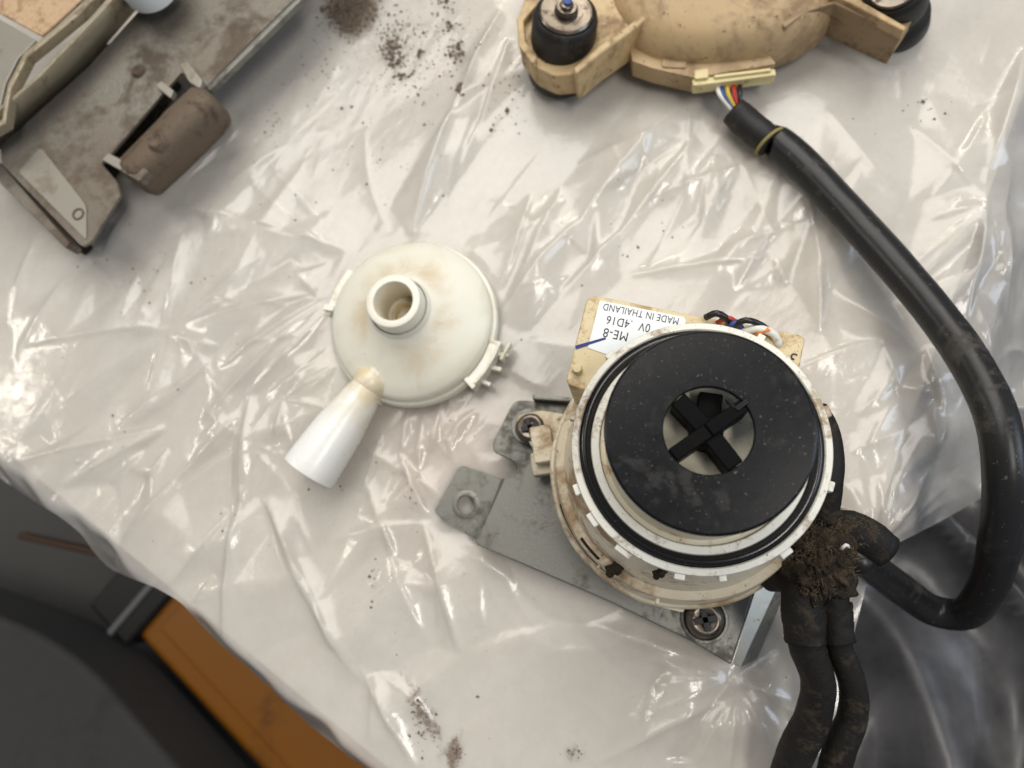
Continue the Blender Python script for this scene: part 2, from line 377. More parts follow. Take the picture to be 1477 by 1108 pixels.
p1, p2 = P(25, 772, ZC+.01), P(150, 800, ZC+.01); d = (p2-p1).normalized(); n_ = V(-d.y, d.x, 0)*.0045
obj('trim_strip', prism(BM(), [p1-n_, p2+d*.04-n_, p2+d*.04+n_, p1+n_], .02), M['shaded_orange_trim'], case, bevel=.002)

# dark padded seat in the lower left corner
ZQ = -.50
seat_px = round_poly([(-420, 760), (-110, 850), (50, 910), (130, 965), (290, 1150), (400, 1300), (-420, 1500)], [30, 60, 80, 80, 40, 40, 30], 6)
seat = obj('stool_seat', slab_px(seat_px, ZQ, .12), M['seat_vinyl'], None, bevel=.055, seg=10, origin=tuple(P(0, 1000, ZQ-.07)))
tag(seat, 'dark grey padded seat filling the lower left corner', 'stool')
# draped grey tarp under the lower right edge
def tarp():
    nx, ny = 150, 130; x0, x1, y0, y1 = .06, .75, -.45, .34; bm = BM(); g = []
    for j in range(ny):
        row = []
        for i in range(nx):
            x = x0+(x1-x0)*i/(nx-1); y = y0+(y1-y0)*j/(ny-1)
            q = V(x*15+mnoise.noise(V(x*5, y*5, 2))*1.4, y*2.6, 3.1); f = 1-abs(mnoise.noise(q)*1.6); g2 = 1-abs(mnoise.noise(V(x*22, y*7, 9))*1.6)
            z = -.22+.06*f**3+.012*g2+.008*mnoise.noise(V(x*14, y*14, 5))
            e = max(0, .12-x)*1.2+max(0, x-.62)*1.5+max(0, y-.2)*2.2+max(0, -.3-y)*1.5
            row.append(bm.verts.new((x, y, max(-.775, z-e*1.0))))
        g.append(row)
    for j in range(ny-1):
        for i in range(nx-1): bm.faces.new((g[j][i], g[j][i+1], g[j+1][i+1], g[j+1][i]))
    o = obj('tarp', bm, M['tarp'], angle=180, origin=(.4, -.05, -.20))
    s = o.modifiers.new('thickness', 'SOLIDIFY'); s.thickness = .0015
    return o
tag(tarp(), 'creased dark grey tarp lying below the table beside the hose bend', 'tarp')
def cloth():
    c = P(1500, 760, -.22); bm = BM(); lathe(bm, [(0, .03), (.05, .028), (.085, .012), (.09, -.03), (.095, -.12)], (c.x+.05, c.y, -.22), n=40, wob=lambda a, h: .12*math.sin(3*a)+.07*math.sin(7*a+1)+.05*math.sin(11*a))
    o = obj('cloth', bm, M['navy_cloth'], angle=180, origin=(c.x+.05, c.y, -.34)); return o
tag(cloth(), 'dark blue cloth at the right edge behind the hose', 'cloth')

# ------------------------------------------------------------------ clear plastic sheet: a height field with folds
def film():
    sp = .00095; x0, x1, y0, y1 = -.45, .335, -.165, .43
    xs = np.arange(x0, x1, sp); ys = np.arange(y0, y1, sp); X, Y = np.meshgrid(xs, ys); nx, ny = len(xs), len(ys)
    Hh = np.zeros_like(X)
    def fbm(scale, seed, octv=3):
        r = np.random.default_rng(seed); out = np.zeros_like(X); amp = 1.0; s = scale
        for o in range(octv):
            gx, gy = int((x1-x0)*s)+4, int((y1-y0)*s)+4; g = r.standard_normal((gy, gx))
            u = (X-x0)*s; v = (Y-y0)*s; i = u.astype(int); j = v.astype(int); fu = u-i; fv = v-j
            fu = fu*fu*fu*(fu*(fu*6-15)+10); fv = fv*fv*fv*(fv*(fv*6-15)+10)
            out += amp*((g[j, i]*(1-fu)+g[j, i+1]*fu)*(1-fv)+(g[j+1, i]*(1-fu)+g[j+1, i+1]*fu)*fv); amp *= .5; s *= 2.1
        return out
    def crease(a, b, A, w, asym=1.0, bow=0.0, end=.5):
        ax, ay, bx, by = a[0], a[1], b[0], b[1]; L = math.hypot(bx-ax, by-ay)
        if L < 1e-4: return
        pad = w*5*max(1, asym)
        i0, i1 = np.searchsorted(xs, (min(ax, bx)-pad, max(ax, bx)+pad)); j0, j1 = np.searchsorted(ys, (min(ay, by)-pad, max(ay, by)+pad))
        if i1-i0 < 2 or j1-j0 < 2: return
        x = X[j0:j1, i0:i1]; y = Y[j0:j1, i0:i1]; ux, uy = (bx-ax)/L, (by-ay)/L
        t = ((x-ax)*ux+(y-ay)*uy)/L; d = -(x-ax)*uy+(y-ay)*ux
        tc = np.clip(t, 0, 1); d = d-bow*L*4*tc*(1-tc)
        ww = np.where(d > 0, w*asym, w/asym)*(.35+.65*np.sin(np.pi*np.clip(tc, .06, .94))**.6)
        tap = np.clip(np.minimum(t, 1-t)/max(end, .02), 0, 1); tap = tap**.7
        Hh[j0:j1, i0:i1] += A*tap*np.exp(-np.abs(d)/ww)
    mm = .001
    # --- broad slack of the sheet
    Hh += .7*mm*fbm(9, 1, 2)
    # --- folds seen in the photograph: pixel ends, height, width, lean
    F = [(45, 502, 270, 468, 2.2, 4, 2.2), (255, 470, 462, 424, 2.6, 4, 2.0), (262, 302, 505, 366, 2.6, 3.2, 1.8), (470, 428, 318, 532, 2.6, 2.2, 1.3), (472, 436, 292, 612, 3.0, 2.4, 1.4), (474, 450, 352, 575, 2.4, 2.0, 1.2),
         (486, 528, 408, 578, 2.0, 1.8, 1.2), (408, 576, 472, 590, 1.6, 1.3, 1.0), (410, 572, 394, 645, 1.8, 1.6, 1.2), (408, 572, 432, 682, 2.0, 1.8, 1.3), (406, 578, 452, 508, 1.8, 1.6, 1.2), (480, 500, 400, 560, 1.8, 1.6, 1.0),
         (170, 625, 252, 556, 2.0, 3, 1.4), (180, 622, 310, 515, 2.0, 3, 1.5), (722, 20, 655, 160, 3.6, 3.0, 1.8), (668, 130, 596, 345, 3.8, 3.2, 2.0), (735, 60, 690, 190, 2.4, 3, 1.2), (692, 178, 664, 258, 1.8, 1.6, 1.2),
         (768, 280, 722, 420, 2.4, 2.4, 1.5), (812, 270, 742, 420, 2.6, 2.4, 1.4), (980, 155, 822, 345, 3.0, 3.4, 1.6), (838, 320, 718, 462, 3.2, 3.0, 1.5), (1002, 205, 895, 338, 2.8, 2.8, 1.5), (912, 318, 808, 424, 2.8, 2.4, 1.5),
         (940, 288, 1062, 244, 2.4, 3.0, 1.8), (1062, 240, 1010, 312, 1.8, 2.4, 1.2), (1036, 364, 1140, 328, 2.4, 2.4, 1.6), (905, 400, 1112, 372, 2.6, 2.8, 1.7), (1108, 372, 1134, 412, 1.8, 1.8, 1.0), (1150, 230, 1172, 330, 3.0, 3.2, 1.6), (1168, 310, 1182, 480, 3.2, 3.2, 1.6),
         (985, 330, 1055, 280, 1.6, 2, 1), (1120, 330, 1060, 420, 1.5, 2, 1), (362, 556, 345, 735, 3.2, 2.6, 1.9), (350, 700, 326, 925, 3.2, 2.8, 1.9), (382, 716, 440, 835, 2.8, 2.4, 1.6), (430, 810, 484, 938, 2.8, 2.4, 1.6),
         (590, 585, 578, 662, 2.0, 1.5, 1.2), (577, 655, 622, 745, 2.2, 1.6, 1.3), (638, 580, 624, 655, 1.8, 1.5, 1.2), (612, 600, 604, 690, 1.8, 1.5, 1.2), (578, 660, 690, 765, 2.0, 1.6, 1.2), (690, 590, 640, 640, 1.8, 1.6, 1.2), (668, 600, 646, 660, 1.6, 1.4, 1.2),
         (676, 776, 812, 895, 2.6, 2.4, 1.6), (612, 752, 664, 940, 2.6, 2.4, 1.5), (528, 690, 572, 800, 2.2, 2.6, 1.4), (560, 780, 612, 912, 2.2, 2.6, 1.4), (398, 760, 470, 900, 2.4, 2.6, 1.5), (455, 872, 530, 985, 2.6, 2.8, 1.5), (520, 960, 605, 1112, 2.6, 2.8, 1.5),
         (636, 772, 838, 905, 2.4, 2.8, 1.6), (820, 888, 1068, 968, 2.8, 3.0, 1.7), (855, 1105, 1064, 998, 3.2, 3.4, 1.8), (1064, 962, 1050, 1112, 3.0, 2.6, 1.5), (1066, 985, 1120, 1090, 2.4, 2, 1.2), (1064, 990, 1000, 1100, 2.4, 2.4, 1.2), (1068, 975, 1140, 1010, 2.2, 2, 1.2),
         (24, 668, 236, 618, 2.6, 4, 2.0), (245, 616, 88, 705, 2.2, 3, 1.5), (352, 596, 262, 690, 2.6, 2.2, 1.4), (275, 672, 176, 790, 2.8, 2.2, 1.4), (334, 738, 248, 846, 2.6, 2.6, 1.5), (245, 645, 205, 720, 1.8, 1.6, 1.2), (310, 830, 282, 870, 1.6, 1.6, 1.2), (160, 700, 210, 650, 1.6, 1.8, 1.2),
         (1128, 545, 1270, 492, 2.2, 2.4, 1.4), (1272, 500, 1296, 572, 2.0, 1.8, 1.2), (1296, 560, 1345, 572, 2.2, 1.8, 1.2), (1290, 575, 1240, 660, 2.0, 2.2, 1.3), (1236, 600, 1300, 540, 1.8, 2, 1.2), (1225, 655, 1300, 620, 1.8, 2, 1.2), (1330, 505, 1364, 610, 3.0, 2.2, 1.4), (1364, 600, 1345, 672, 3.0, 2.2, 1.4), (1200, 420, 1330, 515, 2.6, 2.4, 1.4),
         (1262, 786, 1330, 700, 3.0, 2.4, 1.2), (1264, 784, 1362, 655, 3.2, 2.6, 1.3), (1266, 786, 1404, 690, 2.8, 2.6, 1.3), (1262, 784, 1292, 690, 2.6, 2.0, 1.2), (1260, 780, 1262, 690, 2.4, 2.0, 1.2), (1256, 778, 1222, 700, 2.2, 2.0, 1.2), (1268, 788, 1425, 712, 2.4, 2.4, 1.3),
         (1474, 70, 1415, 270, 3.4, 4, 1.8), (1420, 250, 1388, 470, 3.6, 4, 1.8), (1340, 290, 1420, 160, 2.0, 4, 1.4), (1240, 60, 1330, -30, 2, 4, 1.4), (1440, 300, 1470, 480, 3, 3, 1.3), (1455, 240, 1430, 380, 3, 3, 1.3), (1400, 420, 1460, 590, 3, 3, 1.3), (1190, 160, 1300, 300, 2.0, 4, 1.3),
         (60, 330, 20, 470, 1.8, 4, 1.5), (100, 400, 30, 520, 1.8, 4, 1.5), (190, 300, 150, 380, 1.6, 3, 1.3), (330, 270, 420, 210, 1.2, 4, 1.2), (420, 380, 470, 440, 1.8, 2, 1.3), (360, 415, 480, 380, 1.8, 2.2, 1.3)]
    def raster(vs, tris, hs):
        for t in tris:
            (ax, ay), (bx, by), (cx, cy) = vs[t[0]], vs[t[1]], vs[t[2]]; den = (by-cy)*(ax-cx)+(cx-bx)*(ay-cy)
            if abs(den) < 1e-12: continue
            i0, i1 = np.searchsorted(xs, (min(ax, bx, cx)-1e-6, max(ax, bx, cx)+1e-6)); j0, j1 = np.searchsorted(ys, (min(ay, by, cy)-1e-6, max(ay, by, cy)+1e-6))
            if i1 <= i0 or j1 <= j0: continue
            x = X[j0:j1, i0:i1]; y = Y[j0:j1, i0:i1]; u = ((by-cy)*(x-cx)+(cx-bx)*(y-cy))/den; v = ((cy-ay)*(x-cx)+(ax-cx)*(y-cy))/den; w = 1-u-v
            k = (u >= -1e-5) & (v >= -1e-5) & (w >= -1e-5); out[j0:j1, i0:i1][k] = (hs[t[0]]*u+hs[t[1]]*v+hs[t[2]]*w)[k]
    from mathutils.geometry import delaunay_2d_cdt
    def facets(n, sd, lines, an, stretch, keep=.006):
        ca, sa = math.cos(an), math.sin(an); vs, hs, ed = [], [], []
        for (a, b, h) in lines:
            L = (b-a).length; k = max(2, int(L/.022)); i = len(vs)
            for q in range(k+1):
                t = q/k; p = a.lerp(b, t)+Vector((rng.normal(), rng.normal(), 0))*.0007; vs.append((p.x, p.y)); hs.append(h*(math.sin(math.pi*min(max(t, .04), .96))**.45)*rng.uniform(.75, 1.15))
                if q: ed.append((i+q-1, i+q))
        arr = np.array(vs) if vs else np.zeros((0, 2))
        for q in range(n):
            p = (rng.uniform(x0-.03, x1+.03), rng.uniform(y0-.03, y1+.03))
            if len(arr) and np.min(np.hypot(arr[:, 0]-p[0], arr[:, 1]-p[1])) < keep: continue
            vs.append(p); hs.append(abs(rng.normal())*sd)
        for p in ((x0-.05, y0-.05), (x1+.05, y0-.05), (x1+.05, y1+.05), (x0-.05, y1+.05)): vs.append(p); hs.append(0)
        sv = [Vector(((x*ca+y*sa)/stretch, -x*sa+y*ca)) for x, y in vs]
        r = delaunay_2d_cdt(sv, ed, [], 0, 1e-6)
        ov = [((p.x*stretch)*ca-p.y*sa, (p.x*stretch)*sa+p.y*ca) for p in r[0]]; oh = [np.mean([hs[j] for j in o]) if len(o) else sd for o in r[3]]
        raster(ov, r[2], oh)
    lines = []
    for f in F: lines.append((P(f[0], f[1]), P(f[2], f[3]), f[4]*1.6*mm))
    out = np.zeros_like(X); facets(360, .8*mm, lines, math.radians(55), 2.4); big = out
    out = np.zeros_like(X); facets(4200, .12*mm, [], math.radians(57), 3.6, 0); small = out
    def blur(a):
        for ax_ in (0, 1): a = .25*np.roll(a, 1, ax_)+.5*a+.25*np.roll(a, -1, ax_)
        return a
    Hh += blur(blur(big))+blur(small)*np.clip(.55+.5*fbm(11, 77, 2), .1, 1.3)*(.25+.75*np.clip((Y+.01)/.08, 0, 1))
    for f in F:
        a, b = P(f[0], f[1]), P(f[2], f[3]); s = 1 if rng.random() < .5 else -1
        crease(a, b, f[4]*.8*mm, f[5]*1.15*mm, f[6]**s, bow=rng.normal()*.015, end=.35)
    # --- long slack folds running away from the things that pin the sheet down
    for cx, cy, r0, n, a0, a1 in ((594, 463, 135, 16, 0, 360), (690, 745, 70, 10, 60, 300), (1040, 170, 60, 9, 60, 170), (1250, 790, 20, 8, 180, 330), (1064, 975, 15, 9, 30, 200), (980, 480, 180, 8, 200, 340), (360, 640, 10, 8, 0, 360), (240, 480, 10, 6, 0, 360), (540, 960, 10, 3, 40, 100), (1420, 300, 10, 5, 60, 300)):
        for k in range(n):
            an = math.radians(a0+(a1-a0)*(k+rng.uniform(.1, .9))/n); L = rng.uniform(70, 190); q0 = r0*rng.uniform(.95, 1.25)
            crease(P(cx+q0*math.cos(an), cy+q0*math.sin(an)), P(cx+(q0+L)*math.cos(an), cy+(q0+L)*math.sin(an)), rng.uniform(.6, 1.5)*mm, rng.uniform(2.2, 4.6)*mm, rng.choice([.6, 1.6]), bow=rng.normal()*.03, end=.3)
    # --- short random creases and facets
    for k in range(150):
        px, py = rng.uniform(-120, 1560), rng.uniform(-120, 1180)
        if px < 760 and py < 560: an = math.radians(rng.normal(-55, 26))
        elif py > 560 and px < 1000: an = math.radians(rng.choice([-50, 64])+rng.normal()*20)
        else: an = math.radians(rng.normal(-52, 38))
        L = rng.gamma(3, 17)
        if px < 560 and py < 330: L *= .6
        a = P(px, py); b = P(px+L*math.cos(an), py+L*math.sin(an))
        crease(a, b, rng.gamma(2.2, .15)*mm, rng.uniform(.9, 2.6)*mm, rng.choice([.6, .8, 1.3, 1.7]), bow=rng.normal()*.03, end=.4)
    # --- flat sided dents and tents where the sheet buckled
    def tent(cx, cy, R, el, an, A):
        pad = R*el*1.5; i0, i1 = np.searchsorted(xs, (cx-pad, cx+pad)); j0, j1 = np.searchsorted(ys, (cy-pad, cy+pad))
        if i1-i0 < 3 or j1-j0 < 3: return
        x = X[j0:j1, i0:i1]-cx; y = Y[j0:j1, i0:i1]-cy; u = (x*math.cos(an)+y*math.sin(an))/el; v = -x*math.sin(an)+y*math.cos(an)
        m = np.full_like(u, -9.0); a0 = rng.uniform(0, 6.28); n = rng.integers(3, 5)
        for q in range(n):
            a = a0+6.283*q/n+rng.normal()*.25; m = np.maximum(m, (u*math.cos(a)+v*math.sin(a))/(R*rng.uniform(.35, 1.0)))
        Hh[j0:j1, i0:i1] += A*np.clip(1-m, 0, 1)
    for k in range(45):
        px, py = rng.uniform(-100, 1540), rng.uniform(-100, 1150)
        if rng.random() < .55:
            hx, hy, hs = [(430, 560, 70), (240, 480, 110), (640, 650, 60), (960, 340, 110), (1080, 360, 70), (1270, 600, 80), (290, 740, 100), (1300, 730, 60), (700, 260, 60), (1060, 1020, 80), (600, 850, 90), (400, 400, 60), (1440, 400, 50)][rng.integers(0, 13)]
            px, py = rng.normal(hx, hs), rng.normal(hy, hs)
        c = P(px, py); R = rng.gamma(3, 1.5)*mm; tent(c.x, c.y, R, rng.uniform(1.2, 3.2), math.radians(rng.normal(55, 30)), R*rng.uniform(.06, .26)*rng.choice([1, -1]))
    # --- stretch ripples, thin and short, all leaning the same way
    for k in range(2600):
        px, py = rng.uniform(-100, 820), rng.uniform(-100, 700)
        if rng.random() < .35: px, py = rng.uniform(-100, 1560), rng.uniform(-100, 1150)
        an = math.radians(rng.normal(-56, 7)); L = rng.gamma(3, 9)
        a = P(px, py); b = P(px+L*math.cos(an), py+L*math.sin(an))
        crease(a, b, rng.uniform(.04, .13)*mm, rng.uniform(.6, 1.1)*mm, 1.0, end=.4)
    # --- crumple
    c1 = np.abs(fbm(70, 21, 2)); mk = np.clip(fbm(12, 5, 2)*.8+.4, .12, 1.2)
    Hh += -.05*mm*c1*mk
    Hh -= np.percentile(Hh, 2); Hh = np.maximum(Hh, .0)
    # press it down where things stand
    def press(px, py, z, r, soft=.012):
        c = P(px, py, z); d = np.hypot(X-c.x, Y-c.y); return np.clip((d-r)/soft, 0, 1)
    m_ = press(594, 463, .0, .036)*press(980, 690, 0, .055, .02)*press(680, 730, 0, .012)*press(830, 800, 0, .03)*press(449, 676, 0, .013)*press(490, 620, 0, .010)*press(520, 585, 0, .010)*press(1010, 890, 0, .012)*press(1075, 900, 0, .014)*press(720, 560, 0, .006)
    Hh = Hh*(.12+.88*m_); Hh = np.minimum(Hh, .009+.3*(Hh-.009))
    # --- over the edges
    dL = dist_line(X, Y, EL0, uL); dR = dist_line(X, Y, ER0, uR)
    def drop(d, k, r): return np.where(d < 0, 0, np.where(d < r, k*d*d/(2*r), k*(d-r/2)))
    wl = fbm(28, 8, 2); wr = fbm(22, 9, 2)
    Z = .0008+Hh-drop(dL+.0015*wl, 1.6+.35*wl, .005)-drop(dR-.002+.004*wr, .85+.12*wr, .02)
    Z = np.where(dR > .02, Z+np.clip((dR-.02)/.04, 0, 1)*.0035*(1-np.abs(fbm(45, 31, 2))), Z)
    pts = np.stack([X.ravel(), Y.ravel(), Z.ravel()], 1); pp = pix(pts)
    poly = [(-600, -600), (2200, -600), (2200, 420), (1540, 640), (1477, 686), (1430, 713), (1360, 752), (1285, 791), (1262, 806), (1250, 850), (1236, 905), (1226, 960), (1220, 1010), (1216, 1060), (1212, 1130), (1205, 1400), (700, 1300), (560, 1128), (500, 1090), (448, 1048), (395, 998), (352, 958), (318, 930), (290, 902), (262, 872), (226, 850), (186, 834), (160, 822), (136, 800), (118, 772), (88, 748), (50, 724), (0, 692), (-60, 650), (-600, 300)]
    def inside(q):
        x, y = q[:, 0], q[:, 1]; c = np.zeros(len(q), bool); n = len(poly)
        for i in range(n):
            ax, ay = poly[i]; bx, by = poly[(i+1) % n]
            if ay == by: continue
            k = ((ay > y) != (by > y)) & (x < (bx-ax)*(y-ay)/(by-ay)+ax); c ^= k
        return c
    keep = inside(pp)
    idx = np.arange(nx*ny).reshape(ny, nx); q = np.stack([idx[:-1, :-1], idx[:-1, 1:], idx[1:, 1:], idx[1:, :-1]], -1).reshape(-1, 4)
    q = q[keep[q].all(1)]
    used = np.unique(q); rm = -np.ones(nx*ny, int); rm[used] = np.arange(len(used)); q = rm[q]; pts = pts[used]; pp = pp[used]
    # smooth the cut edge
    e = np.sort(np.concatenate([q[:, [0, 1]], q[:, [1, 2]], q[:, [2, 3]], q[:, [3, 0]]]), 1); key = e[:, 0].astype(np.int64)*len(pts)+e[:, 1]
    uq, cnt = np.unique(key, return_counts=True); be = uq[cnt == 1]; ba, bb = be//len(pts), be % len(pts)
    for it in range(14):
        acc = np.zeros_like(pts); n = np.zeros(len(pts)); np.add.at(acc, ba, pts[bb]); np.add.at(acc, bb, pts[ba]); np.add.at(n, ba, 1); np.add.at(n, bb, 1)
        k = n == 2; pts[k] = .5*pts[k]+.5*acc[k]/2
    st = np.zeros(len(pts), np.float32)
    for cx, cy, rx, ry, an, s in ((612, 1030, 16, 70, -28, .75), (655, 1090, 14, 40, 0, .8), (598, 725, 22, 45, -10, .42), (508, 14, 40, 34, 0, 1.1), (505, 40, 22, 22, 0, .9), (565, 75, 22, 40, 30, .6), (660, 75, 22, 22, 0, .55), (830, 1085, 20, 20, 0, .5), (580, 40, 150, 100, 0, .36), (640, 120, 60, 60, 0, .34), (270, 230, 110, 60, 0, .35), (130, 400, 60, 50, 0, .3), (560, 640, 26, 30, 0, .36), (790, 30, 60, 120, 0, .36), (1350, 160, 60, 60, 0, .3), (520, 600, 40, 24, 0, .34), (730, 545, 30, 40, 0, .36), (930, 940, 70, 30, 20, .28)):
        a = math.radians(an); dx, dy = pp[:, 0]-cx, pp[:, 1]-cy; u = (dx*math.cos(a)+dy*math.sin(a))/rx; v = (-dx*math.sin(a)+dy*math.cos(a))/ry
        st = np.maximum(st, s*np.exp(-(u*u+v*v)*.7))
    me = bpy.data.meshes.new('plastic_sheet'); org = np.array([corner.x, corner.y, 0]); pts = pts-org
    me.vertices.add(len(pts)); me.vertices.foreach_set('co', pts.astype(np.float32).ravel())
    me.loops.add(q.size); me.loops.foreach_set('vertex_index', q.astype(np.int32).ravel())
    me.polygons.add(len(q)); me.polygons.foreach_set('loop_start', np.arange(0, q.size, 4, dtype=np.int32))
    me.polygons.foreach_set('use_smooth', np.ones(len(q), bool)); me.update(); me.validate()
    at = me.attributes.new('stain', 'FLOAT', 'POINT'); at.data.foreach_set('value', st)
    me.materials.append(M['film'])
    o = bpy.data.objects.new('plastic_sheet', me); COL.objects.link(o); o.location = org
    def height(x, y):
        i = min(max(int((x-x0)/sp+.5), 0), nx-1); j = min(max(int((y-y0)/sp+.5), 0), ny-1); return float(Z[j, i])
    return o, height
sheet, film_z = film()
tag(sheet, 'crinkled clear plastic sheet spread over the whole table top', 'plastic sheet')

# ------------------------------------------------------------------ soil crumbs on the sheet
def crumbs():
    bm = BM()
    CL = [(508, 14, 34, 26, 900, .5), (506, 38, 20, 16, 300, .5), (566, 72, 16, 30, 220, .5), (575, 92, 14, 10, 40, .6), (585, 45, 30, 26, 70, .45), (660, 74, 16, 18, 70, .6), (650, 42, 22, 10, 40, .6), (606, 84, 8, 8, 16, .7), (582, 112, 12, 6, 22, .6), (664, 132, 6, 10, 26, .7), (640, 10, 16, 16, 30, .6),
          (580, 70, 130, 90, 230, .34), (480, 110, 90, 70, 60, .32), (740, 130, 30, 40, 26, .5), (610, 110, 60, 60, 60, .45), (730, 180, 40, 30, 24, .4), (400, 180, 14, 40, 30, .34), (560, 240, 120, 60, 40, .3), (240, 400, 130, 70, 36, .36), (540, 840, 8, 40, 14, .28), (1060, 150, 300, 200, 30, .3), (1340, 170, 40, 30, 12, .4), (700, 700, 600, 350, 110, .26), (910, 330, 60, 30, 10, .4), (830, 1080, 20, 12, 14, .3), (610, 1040, 16, 50, 60, .34), (660, 1085, 10, 20, 40, .34), (590, 720, 18, 40, 30, .3)]
    singles = [(642, 286, .9), (430, 322, .8), (372, 240, .6), (580, 244, .6), (532, 270, .7), (222, 440, .9), (232, 394, .8), (165, 600, .8), (186, 625, .8), (260, 563, .9), (118, 388, .7), (536, 832, .9), (540, 875, .8), (326, 766, .8), (492, 702, .8), (446, 706, .7), (1330, 150, 1.1), (1345, 176, .9), (690, 1004, .8), (545, 668, .6), (430, 285, .7), (700, 132, .9), (600, 150, .8), (840, 415, .7), (898, 370, .7), (957, 335, .7), (985, 330, .6), (905, 372, .6), (1060, 930, .6)]
    def grain(px, py, s):
        p = P(px, py); h = film_z(p.x, p.y); r = s*.001; vs = []
        for d in ((1, 0, 0), (0, 1, 0), (-1, 0, 0), (0, -1, 0), (0, 0, 1), (0, 0, -1)):
            v = Vector(d)*r*random.uniform(.6, 1.4); v.z *= .6; vs.append(bm.verts.new(V(p.x, p.y, h+r*.25)+v))
        for a, b in ((0, 1), (1, 2), (2, 3), (3, 0)): bm.faces.new((vs[a], vs[b], vs[4])); bm.faces.new((vs[b], vs[a], vs[5]))
    for cx, cy, rx, ry, n, s in CL:
        for k in range(n): grain(cx+random.gauss(0, .5)*rx, cy+random.gauss(0, .5)*ry, s*random.lognormvariate(0, .45))
    for cx, cy, rx, ry, n in ((540, 60, 200, 150, 900), (300, 330, 260, 160, 350), (700, 200, 300, 200, 350), (560, 800, 260, 260, 300), (1200, 200, 280, 220, 220), (800, 560, 900, 600, 600)):
        for k in range(n): grain(cx+random.gauss(0, .5)*rx, cy+random.gauss(0, .5)*ry, random.uniform(.07, .2))
    for x, y, s in singles: grain(x, y, s)
    return obj('soil_crumbs', bm, M['soil'], smooth=False)
tag(crumbs(), 'brown soil crumbs strewn on the plastic sheet', 'soil', kind='stuff')

# ------------------------------------------------------------------ screws
def screw(name, c, r, h, parent, m=None, spin=.3, washer=None):
    """pan head with a cross recess; c is the seat"""
    bm = BM(); n = 40; rec = r*.62; w = r*.17
    lathe(bm, [(0, h*.55), (rec*.5, h*.62), (r*.62, h*.97), (r*.74, h*.93), (r*.9, h*.7), (r, h*.35), (r, 0)], c, n=n)
    X = [(v, (v.co-Vector(c))) for v in bm.verts]
    o = obj(name, bm, m or M['screw_steel'], parent, angle=60)
    b2 = BM()
    for k in (0, math.pi/2): box(b2, Vector(c)+V(0, 0, h*.80), (rec*1.9, w*2, h*.52), spin+k)
    obj('cross_recess', b2, M['latch_plastic'], o, bevel=r*.03)
    return o

# ------------------------------------------------------------------ pump
fc = P(1008, 642, .12); AX, AY = fc.x, fc.y
pump = empty('drain_pump', (AX, AY, 0), 'stained cream pump with black ringed impeller facing up, bolted to a grey bracket', 'pump')
def A(h): return (AX, AY, h)
def pol(r, a, z): return V(AX+r*math.cos(a), AY+r*math.sin(a), z)
mm = .001
# mounting bracket
ZB = .017
br_px = round_poly([(742, 576), (826, 584), (1020, 640), (1150, 700), (1128, 800), (1092, 838), (1054, 958), (1000, 926), (880, 868), (760, 816), (688, 786), (686, 782), (727, 692), (744, 688), (746, 668), (712, 652), (710, 640)], [14, 2, 2, 2, 2, 2, 3, 2, 2, 2, 3, 2, 3, 7, 7, 5, 4], 4)
bracket = obj('bracket', slab_px(br_px, ZB, .0016), M['zinc_steel'], pump, bevel=.0006)
obj('side_lip', slab_px([(690, 786, ZB-.0005), (760, 817, ZB-.0005), (880, 869, ZB-.0005), (1000, 927, ZB-.0005), (1054, 959, ZB-.0005), (1056, 954, ZB-.002), (1002, 921, ZB-.002), (882, 863, ZB-.002), (762, 811, ZB-.002), (693, 780, ZB-.002)], ZB, .013), M['zinc_steel'], bracket, bevel=.0005)
tb = round_poly([(728, 692), (664, 670), (626, 738), (640, 752), (694, 778)], [2, 9, 6, 4, 2], 4)
# lug with its hole
def holed_plate(ring, cpx, r, z, t, dz=0):
    c = P(*cpx, z); n = len(ring); bm = BM(); o = [P(x, y, z) for x, y in ring]
    o2 = []
    for i in range(n):          # resample denser
        a, b = o[i], o[(i+1) % n]; k = max(1, int((b-a).length/.002))
        for j in range(k): o2.append(a.lerp(b, j/k))
    an = [math.atan2(p.y-c.y, p.x-c.x) for p in o2]; inn = [c+V(r*math.cos(a), r*math.sin(a), 0) for a in an]; n = len(o2)
    for pts, dzz in ((0, 0),):
        tO = [bm.verts.new(p) for p in o2]; tI = [bm.verts.new(p) for p in inn]; bO = [bm.verts.new(p-V(0, 0, t)) for p in o2]; bI = [bm.verts.new(p-V(0, 0, t)) for p in inn]
    fs = []
    for i in range(n):
        j = (i+1) % n
        for q in ((tO[i], tO[j], tI[j], tI[i]), (bO[i], bO[j], bI[j], bI[i]), (tO[i], tO[j], bO[j], bO[i]), (tI[i], tI[j], bI[j], bI[i])): fs.append(bm.faces.new(q))
    bmesh.ops.recalc_face_normals(bm, faces=fs); return bm, c
bm, c = holed_plate(tb, (672, 728), .0042, ZB-.009, .0016); lug = obj('mounting_lug', bm, M['zinc_steel'], bracket, angle=30)
bm = BM(); lathe(bm, [(.0043, -.0016), (.0043, .0006), (.0050, .0007), (.0066, .0003), (.0068, -.0008)], c, n=40); obj('hole_rim', bm, M['zinc_steel'], bracket)
p = [P(728, 690, ZB-.0008), P(690, 782, ZB-.0008)]; q = [P(722, 692, ZB-.010), P(690, 778, ZB-.010)]
obj('lug_step', prism(BM(), [p[0], p[1], q[1], q[0]], V(.0012, .0004, 0)), M['zinc_steel'], bracket)
